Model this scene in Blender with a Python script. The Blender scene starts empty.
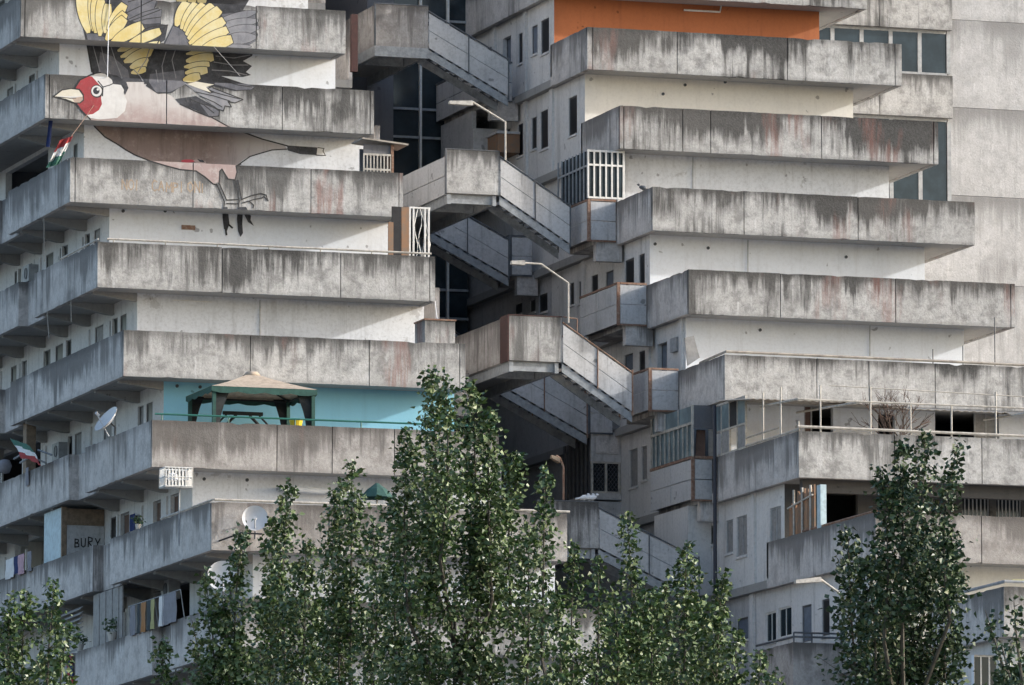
import bpy, math, random
from mathutils import Vector
RN = random.Random(11)
SC = bpy.context.scene
COL = SC.collection
# ------------------------------------------------------------------ camera model (solved from the photograph)
F, PITCH, YAW, DIST = 7743.95, 0.1274, 0.3165, 240.66
HV = Vector((math.sin(YAW), math.cos(YAW), 0)); RV = Vector((math.cos(YAW), -math.sin(YAW), 0)); ZV = Vector((0, 0, 1))
WV = HV*math.cos(PITCH)+ZV*math.sin(PITCH); UV = -HV*math.sin(PITCH)+ZV*math.cos(PITCH)
CAM = -DIST*HV+Vector((0, 0, 1.7))
def ray(x, y): return WV*F+RV*(x-512)+UV*(342.5-y)
def PY(x, y, Y):                      # measured point on a real plane facing the street -> X, Z
    d = ray(x, y); t = (Y-CAM.y)/d.y; p = CAM+d*t; return p.x, p.z
def PX(x, y, X):                      # measured point on a real side wall -> Y, Z
    d = ray(x, y); t = (X-CAM.x)/d.x; p = CAM+d*t; return p.y, p.z
def PD(x, y, dist):                   # point at a known distance from the camera
    d = ray(x, y); d.normalize(); return CAM+d*dist
Z1 = 41.409
Zb = {k: Z1-3.0*(k-1) for k in range(-2, 15)}
PH = 1.366
YL = {-2: 9.1, -1: 6.06, 0: 3.03, 1: 0, 2: -3.03, 3: -6.06, 4: -9.30, 5: -12.29, 6: -15.46, 7: -21.73, 8: -24.9}
YR = {-2: 9.7, -1: 6.6, 0: 3.55, 1: .47, 2: -2.70, 3: -5.78, 4: -9.09, 5: -12.31, 6: -18.66, 7: -24.9, 8: -34.6}
for k in range(9, 14): YL[k] = YL[k-1]-3.05; YR[k] = YR[k-1]-3.05
XL0, XL1, XLW = -15.943, -5.473, -14.42
XR0, XR1, XRW, XRE = 2.664, 13.307, 2.95, 12.05
BACK = 34.0
# ------------------------------------------------------------------ node materials
def new_mat(name):
    m = bpy.data.materials.new(name); m.use_nodes = True
    nt = m.node_tree; nt.nodes.clear()
    o = nt.nodes.new('ShaderNodeOutputMaterial'); b = nt.nodes.new('ShaderNodeBsdfPrincipled')
    nt.links.new(b.outputs[0], o.inputs[0])
    return m, nt, b
def nd(nt, t, **k):
    n = nt.nodes.new(t)
    for a, v in k.items(): setattr(n, a, v)
    return n
def noise(nt, vec, scale, detail=4, rough=.6):
    n = nd(nt, 'ShaderNodeTexNoise'); n.inputs['Scale'].default_value = scale
    n.inputs['Detail'].default_value = detail; n.inputs['Roughness'].default_value = rough
    nt.links.new(vec, n.inputs['Vector']); return n.outputs['Fac']
def vscale(nt, vec, s, off=(0, 0, 0)):
    n = nd(nt, 'ShaderNodeMapping'); n.inputs['Scale'].default_value = s; n.inputs['Location'].default_value = off
    nt.links.new(vec, n.inputs['Vector']); return n.outputs[0]
def mrange(nt, v, a, b, c=0.0, d=1.0):
    n = nd(nt, 'ShaderNodeMapRange'); n.interpolation_type = 'SMOOTHSTEP'
    for i, x in enumerate((a, b, c, d)): n.inputs[i+1].default_value = x
    nt.links.new(v, n.inputs[0]); return n.outputs[0]
def mth(nt, op, a, b):
    n = nd(nt, 'ShaderNodeMath', operation=op)
    for i, x in enumerate((a, b)):
        if isinstance(x, (int, float)): n.inputs[i].default_value = x
        else: nt.links.new(x, n.inputs[i])
    return n.outputs[0]
def mixc(nt, fac, a, b):
    n = nd(nt, 'ShaderNodeMix', data_type='RGBA')
    if isinstance(fac, (int, float)): n.inputs['Factor'].default_value = fac
    else: nt.links.new(fac, n.inputs['Factor'])
    for k, x in (('A', a), ('B', b)):
        s = [i for i in n.inputs if i.name == k and i.type == 'RGBA'][0]
        if isinstance(x, tuple): s.default_value = x+(1,)
        else: nt.links.new(x, s)
    return [o for o in n.outputs if o.type == 'RGBA'][0]
def bump(nt, b, h, strength=.4, dist=.02):
    n = nd(nt, 'ShaderNodeBump'); n.inputs['Strength'].default_value = strength; n.inputs['Distance'].default_value = dist
    nt.links.new(h, n.inputs['Height']); nt.links.new(n.outputs[0], b.inputs['Normal'])
def concrete(name, light=(.57, .565, .555), mid=(.285, .282, .277), dark=(.021, .021, .021), stain=1.0, rust=.0, off=0.0):
    """board-cast concrete: blotches, vertical run-off stains hanging from the top edge, pale lime runs, a little rust"""
    m, nt, b = new_mat(name)
    pos = nd(nt, 'ShaderNodeNewGeometry').outputs['Position']
    gz = nd(nt, 'ShaderNodeSeparateXYZ'); tc = nd(nt, 'ShaderNodeTexCoord'); nt.links.new(tc.outputs['Generated'], gz.inputs[0]); z = gz.outputs['Z']
    o3 = (off*7.3, off*3.1, off*1.7)
    big = noise(nt, vscale(nt, pos, (.55, .55, .7), o3), 1.0, 6, .65)
    st1 = noise(nt, vscale(nt, pos, (2.3, 2.3, .16), o3), 1.0, 5, .7)
    st2 = noise(nt, vscale(nt, pos, (7.5, 7.5, .5), o3), 1.0, 5, .72)
    fin = noise(nt, pos, 14, 6, .75)
    blo = noise(nt, vscale(nt, pos, (1.9, 1.9, 1.9), o3), 1.0, 7, .72)
    c = mixc(nt, mrange(nt, blo, .34, .56), mid, light)
    blo2 = noise(nt, vscale(nt, pos, (4.5, 4.5, 3.5), o3), 1.0, 6, .7)
    c = mixc(nt, mrange(nt, blo2, .52, .72, 0, .5), c, tuple(x*.55 for x in mid))
    c = mixc(nt, mrange(nt, big, .5, .75, 0, .45), c, tuple(x*.62 for x in mid))
    pale = mrange(nt, mth(nt, 'ADD', st2, mth(nt, 'MULTIPLY', mth(nt, 'SUBTRACT', blo, .5), .5)), .53, .70, 0, .75)
    c = mixc(nt, pale, c, tuple(min(.72, x*1.3) for x in light))
    zz = mrange(nt, z, .05, 1.0)
    reg = noise(nt, vscale(nt, pos, (.33, .33, .45), (o3[0]+11, 4, 2)), 1.0, 2, .5)
    s = mth(nt, 'ADD', mth(nt, 'ADD', mth(nt, 'MULTIPLY', st1, .7), mth(nt, 'MULTIPLY', blo, .3)), mth(nt, 'ADD', mth(nt, 'MULTIPLY', zz, .17), mth(nt, 'MULTIPLY', mth(nt, 'SUBTRACT', reg, .46), .75)))
    s = mth(nt, 'ADD', s, mth(nt, 'MULTIPLY', mth(nt, 'SUBTRACT', st2, .5), .35))
    s = mrange(nt, s, .56, .74, 0, .95*stain)
    c = mixc(nt, s, c, dark)
    top = mth(nt, 'MULTIPLY', mrange(nt, z, .78, .98), mrange(nt, mth(nt, 'ADD', blo, mth(nt, 'SUBTRACT', reg, .5)), .3, .6, .35, .97*stain))
    c = mixc(nt, top, c, dark)
    bot = mth(nt, 'MULTIPLY', mrange(nt, z, .12, .0), mrange(nt, blo, .42, .62, 0, .5*stain))
    c = mixc(nt, bot, c, tuple(x*1.6 for x in dark))
    if rust:
        rs = noise(nt, vscale(nt, pos, (.9, .9, .25), (o3[0]+40, 3, 5)), 1.0, 3, .6)
        c = mixc(nt, mth(nt, 'MULTIPLY', mrange(nt, rs, .56, .67, 0, rust), mrange(nt, st2, .35, .6)), c, (.27, .11, .085))
    c = mixc(nt, mrange(nt, fin, .3, .75, .0, .42), c, tuple(x*.5 for x in mid))
    isl = nd(nt, 'ShaderNodeNewGeometry').outputs['Random Per Island']
    c = mixc(nt, mrange(nt, isl, 0, 1, .0, .22), c, tuple(x*.9 for x in (mid[0]*.9, mid[1]*.86, mid[2]*.82)))
    nt.links.new(c, b.inputs['Base Color']); b.inputs['Roughness'].default_value = .9
    bump(nt, b, mth(nt, 'ADD', fin, mth(nt, 'MULTIPLY', blo, .8)), .5, .03)
    return m
def plaster(name, col, dirt=(.2, .19, .18), amount=.35, fine=.12, patch=None):
    m, nt, b = new_mat(name)
    pos = nd(nt, 'ShaderNodeNewGeometry').outputs['Position']
    big = noise(nt, pos, .8, 6, .65); st = noise(nt, vscale(nt, pos, (3.2, 3.2, .25)), 1.0, 5, .7); fin = noise(nt, pos, 11, 5, .7)
    sp = noise(nt, vscale(nt, pos, (1, 1, 1), (9, 2, 4)), 3.1, 2, .5)
    c = mixc(nt, mrange(nt, st, .5, .8, 0, amount), col, dirt)
    c = mixc(nt, mrange(nt, big, .48, .75, 0, amount), c, tuple(x*.72 for x in col))
    if patch: c = mixc(nt, mrange(nt, big, .36, .33, 0, .8), c, patch)
    c = mixc(nt, mrange(nt, sp, .70, .74, 0, .7), c, tuple(x*.3 for x in col))
    c = mixc(nt, mrange(nt, fin, .4, .8, 0, fine*2), c, dirt)
    nt.links.new(c, b.inputs['Base Color']); b.inputs['Roughness'].default_value = .85
    bump(nt, b, fin, .25, .015)
    return m
def paint(name, col, var=.25, rough=.7, scale=6, metallic=0.0, col2=None):
    m, nt, b = new_mat(name)
    pos = nd(nt, 'ShaderNodeNewGeometry').outputs['Position']
    n = noise(nt, pos, scale, 5, .7); n2 = noise(nt, vscale(nt, pos, (5, 5, .6)), 1.0, 4, .65)
    c = mixc(nt, mrange(nt, n, .35, .7, 0, 1), col, col2 or tuple(x*(1-var) for x in col))
    c = mixc(nt, mrange(nt, n2, .55, .8, 0, var), c, tuple(x*.4 for x in col))
    nt.links.new(c, b.inputs['Base Color']); b.inputs['Roughness'].default_value = rough; b.inputs['Metallic'].default_value = metallic
    bump(nt, b, n, .15, .01)
    return m
def glass(name, col=(.012, .016, .02), rough=.12, spec=.5):
    m, nt, b = new_mat(name)
    pos = nd(nt, 'ShaderNodeNewGeometry').outputs['Position']
    n = noise(nt, pos, 1.3, 4, .6)
    nt.links.new(mixc(nt, mrange(nt, n, .35, .7), col, tuple(x*1.9 for x in col)), b.inputs['Base Color'])
    b.inputs['Roughness'].default_value = rough; b.inputs['Specular IOR Level'].default_value = spec
    return m
M = {}
M['con'] = [concrete('weathered_concrete', off=i, stain=.85+.12*(i % 3), rust=(0, .0, .25, .7, 0)[i]) for i in range(5)]
M['rcon'] = [concrete('stained_concrete', off=i*1.3+.7, stain=1.0, rust=.5) for i in range(4)]
M['flank'] = [concrete('shade_lifted_concrete', (.70, .665, .64), (.46, .435, .42), (.065, .062, .06), .85, off=i+.4) for i in range(3)]  # colour lightened and warmed to offset shade and sky blue on the sides
M['brown'] = [concrete('brownish_concrete', (.48, .455, .435), (.29, .27, .255), (.055, .05, .047), .8, .15, off=i+5.2) for i in range(2)]
M['blank'] = concrete('end_wall_concrete', (.58, .58, .585), (.44, .44, .445), (.15, .15, .15), .6, off=2.2)
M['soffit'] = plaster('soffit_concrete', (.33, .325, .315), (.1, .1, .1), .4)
M['white'] = plaster('white_plaster', (.745, .775, .82), (.33, .32, .31), .3, .1)
M['side'] = plaster('grey_white_render', (.68, .67, .66), (.2, .2, .2), .55, .16)
M['cream'] = plaster('cream_plaster', (.76, .73, .67), (.38, .35, .31), .3, .1)
M['orange'] = plaster('orange_plaster', (.44, .145, .055), (.20, .065, .035), .5, .12)
M['teal'] = plaster('teal_plaster', (.27, .58, .74), (.20, .42, .55), .35, .06)
M['dirtywhite'] = plaster('patched_white_plaster', (.735, .755, .79), (.26, .26, .26), .55, .18, (.5, .505, .52))
M['panel'] = plaster('pale_cement_panel', (.52, .52, .525), (.14, .135, .13), .75, .22)
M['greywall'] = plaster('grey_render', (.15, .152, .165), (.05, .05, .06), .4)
M['sideshade'] = plaster('gap_shade_render', (.50, .50, .51), (.12, .12, .125), .6, .2)  # darker copy of the side render: gap shade in the colour, plus dirt streaks
M['steel'] = paint('grey_steel', (.34, .36, .38), .4, .55, 5)
M['darksteel'] = paint('dark_grey_steel', (.10, .11, .125), .4, .5, 5)
M['rust'] = paint('rusty_steel', (.20, .105, .07), .5, .9, 9, 0, (.30, .22, .17))
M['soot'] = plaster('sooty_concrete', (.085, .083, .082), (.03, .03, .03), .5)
M['rustpanel'] = paint('rusty_sheet', (.30, .17, .10), .5, .9, 4, 0, (.22, .17, .13))
M['redpaint'] = paint('dark_red_paint', (.055, .016, .014), .4, .7)
M['whitepaint'] = paint('white_paint', (.78, .77, .74), .2, .5)
M['pipe'] = paint('weathered_white_pipe', (.52, .49, .44), .4, .6)
M['frame'] = paint('grey_window_frame', (.40, .41, .42), .3, .5)
M['darkframe'] = paint('dark_window_frame', (.12, .12, .125), .3, .5)
M['glass'] = glass('dark_window_glass')
M['blueglass'] = glass('blue_grey_glass', (.016, .024, .030), .12)
M['tealglass'] = glass('pale_teal_glass', (.12, .16, .175), .3)
M['shutter'] = paint('brown_shutter', (.13, .075, .055), .3, .7)
M['greyshutter'] = paint('grey_shutter', (.30, .295, .29), .3, .7)
M['bluedoor'] = paint('blue_grey_door', (.16, .19, .24), .3, .6)
M['lightblue'] = paint('pale_blue_paint', (.50, .64, .70), .25, .6)
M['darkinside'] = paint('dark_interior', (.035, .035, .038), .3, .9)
M['black'] = paint('near_black', (.017, .017, .019), .1, .35)
M['navy'] = paint('navy_drainpipe', (.03, .035, .055), .2, .5)
M['wood'] = paint('weathered_wood', (.27, .20, .14), .4, .8)
M['sheet'] = paint('corrugated_sheet', (.42, .38, .33), .45, .8, 3)
M['canvas'] = paint('beige_canvas', (.50, .41, .32), .3, .9)
M['green'] = paint('dark_green_fabric', (.035, .10, .085), .3, .9)
M['greenpipe'] = paint('green_pipe', (.02, .14, .11), .2, .5)
M['gauze'] = paint('dark_netting', (.02, .025, .028), .2, .9)
M['dish'] = paint('dish_enamel', (.66, .66, .67), .12, .45)
M['red'] = paint('red_cloth', (.38, .05, .05), .15, .9)
M['clothwhite'] = paint('white_cloth', (.75, .75, .75), .1, .9)
M['clothdark'] = paint('dark_cloth', (.06, .075, .085), .2, .9)
M['clothgreen'] = paint('green_cloth', (.05, .16, .12), .2, .9)
M['clothblue'] = paint('blue_cloth', (.02, .04, .15), .3, .9)
M['clothorange'] = paint('orange_cloth', (.40, .20, .085), .15, .9)
M['clothyellow'] = paint('yellow_cloth', (.44, .42, .2), .15, .9)
M['clothgrey'] = paint('grey_cloth', (.25, .25, .28), .15, .9)
M['clothpink'] = paint('pink_cloth', (.55, .36, .42), .2, .9)
M['yellow'] = paint('yellow_plastic', (.75, .55, .03), .1, .4)
M['terracotta'] = paint('pale_pot', (.55, .52, .48), .2, .8)
M['bark'] = paint('dark_bark', (.10, .092, .075), .5, .9, 8)
M['twig'] = paint('dry_twig', (.14, .095, .075), .3, .9)
M['redleaf'] = paint('dry_red_leaf', (.34, .09, .06), .3, .9)
M['asphalt'] = paint('asphalt', (.055, .055, .055), .3, .9, 2)
M['ground'] = paint('dry_ground', (.20, .195, .18), .3, .95, .4)
M['pavement'] = paint('pavement', (.34, .33, .31), .2, .9, 2)
# mural paints
def mpaint(name, col, col2, worn=.35):
    m, nt, b = new_mat(name); pos = nd(nt, 'ShaderNodeNewGeometry').outputs['Position']
    a = noise(nt, vscale(nt, pos, (1.3, 1.3, 1.7)), 1.0, 8, .72); st = noise(nt, vscale(nt, pos, (5, 5, .35)), 1.0, 5, .72); f = noise(nt, pos, 9, 6, .75); g = noise(nt, vscale(nt, pos, (2.6, 2.6, 1.4), (3, 7, 1)), 1.0, 7, .75)
    c = mixc(nt, mrange(nt, a, .34, .66), col, col2)
    c = mixc(nt, mrange(nt, g, .56, .74, 0, worn), c, (.42, .41, .395))
    c = mixc(nt, mrange(nt, st, .50, .76, 0, worn), c, tuple(x*.35 for x in col)); c = mixc(nt, mrange(nt, f, .52, .8, 0, worn*.9), c, (.34, .33, .32))
    nt.links.new(c, b.inputs['Base Color']); b.inputs['Roughness'].default_value = .88; bump(nt, b, f, .3, .02); return m
for n_, a_, b_, w_ in (('mk', (.026, .028, .034), (.075, .078, .09), .3), ('mg', (.10, .104, .125), (.19, .19, .21), .35), ('mlg', (.20, .205, .23), (.32, .32, .34), .35), ('my', (.68, .54, .21), (.74, .66, .40), .25), ('mcream', (.66, .61, .50), (.74, .71, .62), .25),
    ('mtan', (.40, .29, .20), (.48, .38, .32), .3), ('mwhite', (.74, .73, .71), (.64, .62, .60), .25), ('mred', (.40, .05, .06), (.30, .055, .06), .25), ('mline', (.028, .028, .03), (.05, .05, .052), .15), ('mredb', (.55, .07, .10), (.45, .08, .1), .2), ('mbrown', (.2, .13, .12), (.3, .2, .18), .3)):
    M[n_] = mpaint('mural_paint', a_, b_, w_)
M['gorange'] = paint('faded_orange_paint', (.46, .36, .27), .3, .9)
def belly():
    m, nt, b = new_mat('mural_belly'); pos = nd(nt, 'ShaderNodeNewGeometry').outputs['Position']; sx = nd(nt, 'ShaderNodeSeparateXYZ'); nt.links.new(pos, sx.inputs[0])
    n = noise(nt, vscale(nt, pos, (1.2, 1.2, 2.2)), 1.0, 7, .75); st = noise(nt, vscale(nt, pos, (3, 3, .4)), 1.0, 5, .7)
    h = mth(nt, 'ADD', sx.outputs['Z'], mth(nt, 'MULTIPLY', mth(nt, 'SUBTRACT', n, .5), 1.6))
    c = mixc(nt, mrange(nt, h, 36.5, 37.7), (.52, .455, .43), (.23, .17, .155))
    c = mixc(nt, mrange(nt, mth(nt, 'ADD', sx.outputs['X'], mth(nt, 'MULTIPLY', n, 1.5)), -12.6, -14.6), c, (.44, .33, .25))
    c = mixc(nt, mrange(nt, sx.outputs['X'], -10.6, -8.6), c, (.46, .43, .43))
    c = mixc(nt, mrange(nt, st, .46, .72, 0, .6), c, (.11, .08, .075)); c = mixc(nt, mrange(nt, noise(nt, pos, 3.1, 7, .75), .5, .7, 0, .5), c, (.42, .36, .34)); nt.links.new(c, b.inputs['Base Color']); b.inputs['Roughness'].default_value = .85
    return m
M['mbelly'] = belly()
def chest():
    m, nt, b = new_mat('mural_chest'); pos = nd(nt, 'ShaderNodeNewGeometry').outputs['Position']
    n = noise(nt, vscale(nt, pos, (.8, .8, 1.1)), 1.0, 7, .72); st = noise(nt, vscale(nt, pos, (4, 4, .4)), 1.0, 5, .7); sx = nd(nt, 'ShaderNodeSeparateXYZ'); nt.links.new(pos, sx.inputs[0])
    h = mth(nt, 'SUBTRACT', mth(nt, 'MULTIPLY', n, 1.6), sx.outputs['Z'])
    c = mixc(nt, mrange(nt, h, -38.5, -37.6), (.60, .565, .545), (.41, .315, .30)); c = mixc(nt, mrange(nt, st, .46, .74, 0, .55), c, (.27, .20, .19)); c = mixc(nt, mrange(nt, noise(nt, pos, 3.3, 7, .75), .48, .68, 0, .55), c, (.60, .58, .56))
    nt.links.new(c, b.inputs['Base Color']); b.inputs['Roughness'].default_value = .85; return m
M['mpink'] = chest()
def leafmat(name, a, b_, pale):
    m, nt, b = new_mat(name)
    g = nd(nt, 'ShaderNodeNewGeometry')
    n = noise(nt, g.outputs['Position'], 1.6, 3, .6)
    c = mixc(nt, mrange(nt, n, .35, .65), a, b_)
    c = mixc(nt, mrange(nt, g.outputs['Random Per Island'], 0, 1, 0, .5), c, tuple(x*.55 for x in a))
    c = mixc(nt, g.outputs['Backfacing'], c, pale)
    nt.links.new(c, b.inputs['Base Color']); b.inputs['Roughness'].default_value = .4
    b.inputs['Specular IOR Level'].default_value = .38
    return m
M['leaf'] = leafmat('poplar_leaf', (.027, .064, .014), (.055, .100, .022), (.13, .18, .085))
M['leafdark'] = leafmat('dark_poplar_leaf', (.014, .040, .012), (.028, .060, .017), (.075, .11, .055))
M['leafpot'] = leafmat('potted_leaf', (.04, .09, .03), (.06, .10, .04), (.09, .13, .07))
# ------------------------------------------------------------------ mesh builder
class MB:
    def __init__(s): s.v = []; s.f = []; s.m = []
    def poly(s, pts, m=0):
        i = len(s.v); s.v += [tuple(p) for p in pts]; s.f.append(tuple(range(i, i+len(pts)))); s.m.append(m)
    def hexa(s, a, b, m=0):           # two matching loops (bottom a, top b)
        n = len(a); i = len(s.v); s.v += [tuple(p) for p in a]+[tuple(p) for p in b]
        fs = [tuple(i+j for j in reversed(range(n))), tuple(i+n+j for j in range(n))]
        fs += [(i+j, i+(j+1) % n, i+n+(j+1) % n, i+n+j) for j in range(n)]
        s.f += fs; s.m += [m]*len(fs)
    def box(s, x0, x1, y0, y1, z0, z1, m=0):
        x0, x1 = min(x0, x1), max(x0, x1); y0, y1 = min(y0, y1), max(y0, y1); z0, z1 = min(z0, z1), max(z0, z1)
        s.hexa([(x0, y0, z0), (x1, y0, z0), (x1, y1, z0), (x0, y1, z0)], [(x0, y0, z1), (x1, y0, z1), (x1, y1, z1), (x0, y1, z1)], m)
    def chipped(s, axis, a, b, c0, c1, z0, z1, m=0):   # a cast panel whose top edge is worn and chipped
        n = max(2, int((b-a)/.22)); i = len(s.v); zc = z1
        for j in range(n+1):
            u = a+(b-a)*j/n; r = RN.random(); zt = z1-(RN.uniform(.02, .06) if r < .07 else RN.uniform(0, .012)); zl = z0+(RN.uniform(.01, .04) if RN.random() < .05 else RN.uniform(0, .008))
            for (c, z) in ((c0, zl), (c0, zt), (c1, zt), (c1, z0)): s.v.append((u, c, z) if axis == 'X' else (c, u, z))
        for j in range(n):
            k = i+4*j
            for e in range(4):
                q = (k+e, k+(e+1) % 4, k+4+(e+1) % 4, k+4+e); s.f.append(q if axis == 'Y' else q[::-1]); s.m.append(m)
        for k, o in ((i, 1), (i+4*n, 0)): q = (k, k+1, k+2, k+3); s.f.append(q if o == (axis == 'X') else q[::-1]); s.m.append(m)
    def slab_xz(s, pts, y0, y1, m=0):  # an outline in X,Z given a thickness in Y
        s.hexa([(x, y1, z) for x, z in pts], [(x, y0, z) for x, z in pts], m)
    def slab_yz(s, pts, x0, x1, m=0):
        s.hexa([(x0, y, z) for y, z in pts], [(x1, y, z) for y, z in pts], m)
    def tube(s, pts, r, n=6, m=0, r1=None):
        pts = [Vector(p) for p in pts]; rings = []; N = len(pts)
        for k, p in enumerate(pts):
            d = (pts[min(k+1, N-1)]-pts[max(k-1, 0)])
            if d.length < 1e-9: d = Vector((0, 0, 1))
            d.normalize(); a = d.cross(Vector((0, 0, 1)))
            if a.length < 1e-3: a = d.cross(Vector((1, 0, 0)))
            a.normalize(); b = d.cross(a); rr = r if r1 is None else r+(r1-r)*k/max(1, N-1)
            i = len(s.v); s.v += [tuple(p+(a*math.cos(2*math.pi*j/n)+b*math.sin(2*math.pi*j/n))*rr) for j in range(n)]; rings.append(i)
        for u, w in zip(rings, rings[1:]):
            for j in range(n): s.f.append((u+j, u+(j+1) % n, w+(j+1) % n, w+j)); s.m.append(m)
        s.f.append(tuple(rings[0]+j for j in reversed(range(n)))); s.m.append(m)
        s.f.append(tuple(rings[-1]+j for j in range(n))); s.m.append(m)
    def lathe(s, c, axis, prof, n=20, m=0, closed=False):  # prof: (distance along axis, radius)
        ax = Vector(axis).normalized(); a = ax.cross(Vector((0, 0, 1)))
        if a.length < 1e-3: a = Vector((1, 0, 0))
        a.normalize(); b = ax.cross(a); c = Vector(c); rings = []
        for h, r in prof:
            i = len(s.v); s.v += [tuple(c+ax*h+(a*math.cos(2*math.pi*j/n)+b*math.sin(2*math.pi*j/n))*r) for j in range(n)]; rings.append(i)
        for u, w in zip(rings, rings[1:]):
            for j in range(n): s.f.append((u+j, u+(j+1) % n, w+(j+1) % n, w+j)); s.m.append(m)
    def build(s, name, mats, parent=None, smooth=False):
        if not isinstance(mats, (list, tuple)): mats = [mats]
        o = ORG.get(parent.name, Vector()) if parent else Vector()
        me = bpy.data.meshes.new(name); me.from_pydata([(x-o.x, y-o.y, z-o.z) for x, y, z in s.v], [], s.f)
        for m in mats: me.materials.append(m)
        me.polygons.foreach_set('material_index', s.m)
        if smooth: me.polygons.foreach_set('use_smooth', [True]*len(s.f))
        me.update()
        ob = bpy.data.objects.new(name, me); COL.objects.link(ob)
        if parent: ob.parent = parent; ORG[ob.name] = o.copy()
        return ob
ORG = {}
def thing(name, label, cat, loc, group=None):
    o = bpy.data.objects.new(name, None); COL.objects.link(o); o.location = loc; o.empty_display_size = .3
    o['label'] = label; o['category'] = cat
    if group: o['group'] = group
    ORG[o.name] = Vector(loc); return o
def tag(o, label, cat, group=None):
    o['label'] = label; o['category'] = cat
    if group: o['group'] = group
    return o
def setting(o, kind='structure'): o['kind'] = kind; return o
# ------------------------------------------------------------------ ground
def ground():
    g = MB(); g.poly([(-1500, -1500, -.004), (1500, -1500, -.004), (1500, 3000, -.004), (-1500, 3000, -.004)])
    setting(g.build('ground', M['ground']))
    r = MB(); u = RV*400; c = CAM+HV*60; w = HV*4.5; c = Vector((c.x, c.y, 0.0))
    r.poly([c-u-w, c+u-w, c+u+w, c-u+w]); setting(r.build('road', M['asphalt']))
    p = MB()
    for a, b in ((4.7, 8.2),):
        q0 = c+HV*a; q1 = c+HV*b; p.hexa([q0-u, q0+u, q1+u, q1-u], [v+Vector((0, 0, .13)) for v in (q0-u, q0+u, q1+u, q1-u)])
    setting(p.build('pavement', M['pavement']))
ground()
# ------------------------------------------------------------------ shared building pieces
def panels(mb, a0, a1, cuts, fn, gap=.028, m=0):
    e = [a0]+sorted(c for c in cuts if a0+.12 < c < a1-.12)+[a1]
    for i in range(len(e)-1):
        fn(e[i]+(gap/2 if i else 0), e[i+1]-(gap/2 if i < len(e)-2 else 0), m)
def wall_holes(mb, axis, c, u0, u1, z0, z1, holes, t=.2, m=0, rev=1):
    us = sorted({u0, u1, *[h[0] for h in holes], *[h[1] for h in holes]}); zs = sorted({z0, z1, *[h[2] for h in holes], *[h[3] for h in holes]})
    us = [u for u in us if u0 <= u <= u1]; zs = [z for z in zs if z0 <= z <= z1]
    P = (lambda u, z, d: (u, c+d, z)) if axis == 'Y' else (lambda u, z, d: (c+d, u, z))
    for i in range(len(us)-1):
        for j in range(len(zs)-1):
            um, zm = (us[i]+us[i+1])/2, (zs[j]+zs[j+1])/2
            if any(h[0] < um < h[1] and h[2] < zm < h[3] for h in holes): continue
            for d in (0, t):
                q = [P(us[i], zs[j], d), P(us[i+1], zs[j], d), P(us[i+1], zs[j+1], d), P(us[i], zs[j+1], d)]
                mb.poly(q if (d == 0) == (axis == 'Y') else q[::-1], m)
    for h in holes:
        a, b, p, q = h
        for (A, B) in (((a, p), (b, p)), ((b, p), (b, q)), ((b, q), (a, q)), ((a, q), (a, p))):
            mb.poly([P(A[0], A[1], 0), P(B[0], B[1], 0), P(B[0], B[1], t), P(A[0], A[1], t)], m)
def window(parent, axis, c, h, kind='win', frame='darkframe', pane='glass', rec=.10, mull=0, name='window'):
    a, b, p, q = h; f = MB(); w = .045
    P = (lambda u, z, d: (u, c+d, z)) if axis == 'Y' else (lambda u, z, d: (c+d, u, z))
    def bx(mb, u0, u1, z0, z1, d0, d1, m=0):
        A, B = P(u0, z0, d0), P(u1, z1, d1); mb.box(A[0], B[0], A[1], B[1], A[2], B[2], m)
    bx(f, a+.003, a+w, p+.003, q-.003, rec, rec+.05); bx(f, b-w, b-.003, p+.003, q-.003, rec, rec+.05)
    bx(f, a+w+.001, b-w-.001, p+.003, p+w, rec, rec+.05); bx(f, a+w+.001, b-w-.001, q-w, q-.003, rec, rec+.05)
    for i in range(mull):
        u = a+(b-a)*(i+1)/(mull+1); bx(f, u-.02, u+.02, p+w+.001, q-w-.001, rec+.003, rec+.047)
    fo = f.build(name, M[frame], parent)
    g = MB(); bx(g, a+.02, b-.02, p+.02, q-.02, rec+.02, rec+.035); g.build('pane' if name == 'window' else 'door_leaf', M[pane], fo)
    WINLAST[0] = fo; return fo
WINLAST = [None]
def sill(mb, c, h, m=0):              # a little window sill on a side wall
    mb.box(c-.05, c+.02, h[0]-.05, h[1]+.05, h[2]-.07, h[2]-.005, m)
def pxhole(X, x0, x1, ytop, ybot=None, z0=None):  # measured window on the plane X
    xm = (x0+x1)/2; ya, za = PX(xm, ytop, X); y0 = PX(x1, ytop, X)[0]; y1 = PX(x0, ytop, X)[0]
    zb = z0 if z0 is not None else PX(xm, ybot, X)[1]
    return (min(y0, y1), max(y0, y1), zb, za)
def pyhole(Y, x0, x1, ytop, ybot):
    xm = (x0+x1)/2; zt = PY(xm, ytop, Y)[1]; zb = PY(xm, ybot, Y)[1]; return (PY(x0, ytop, Y)[0], PY(x1, ytop, Y)[0], zb, zt)
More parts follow.
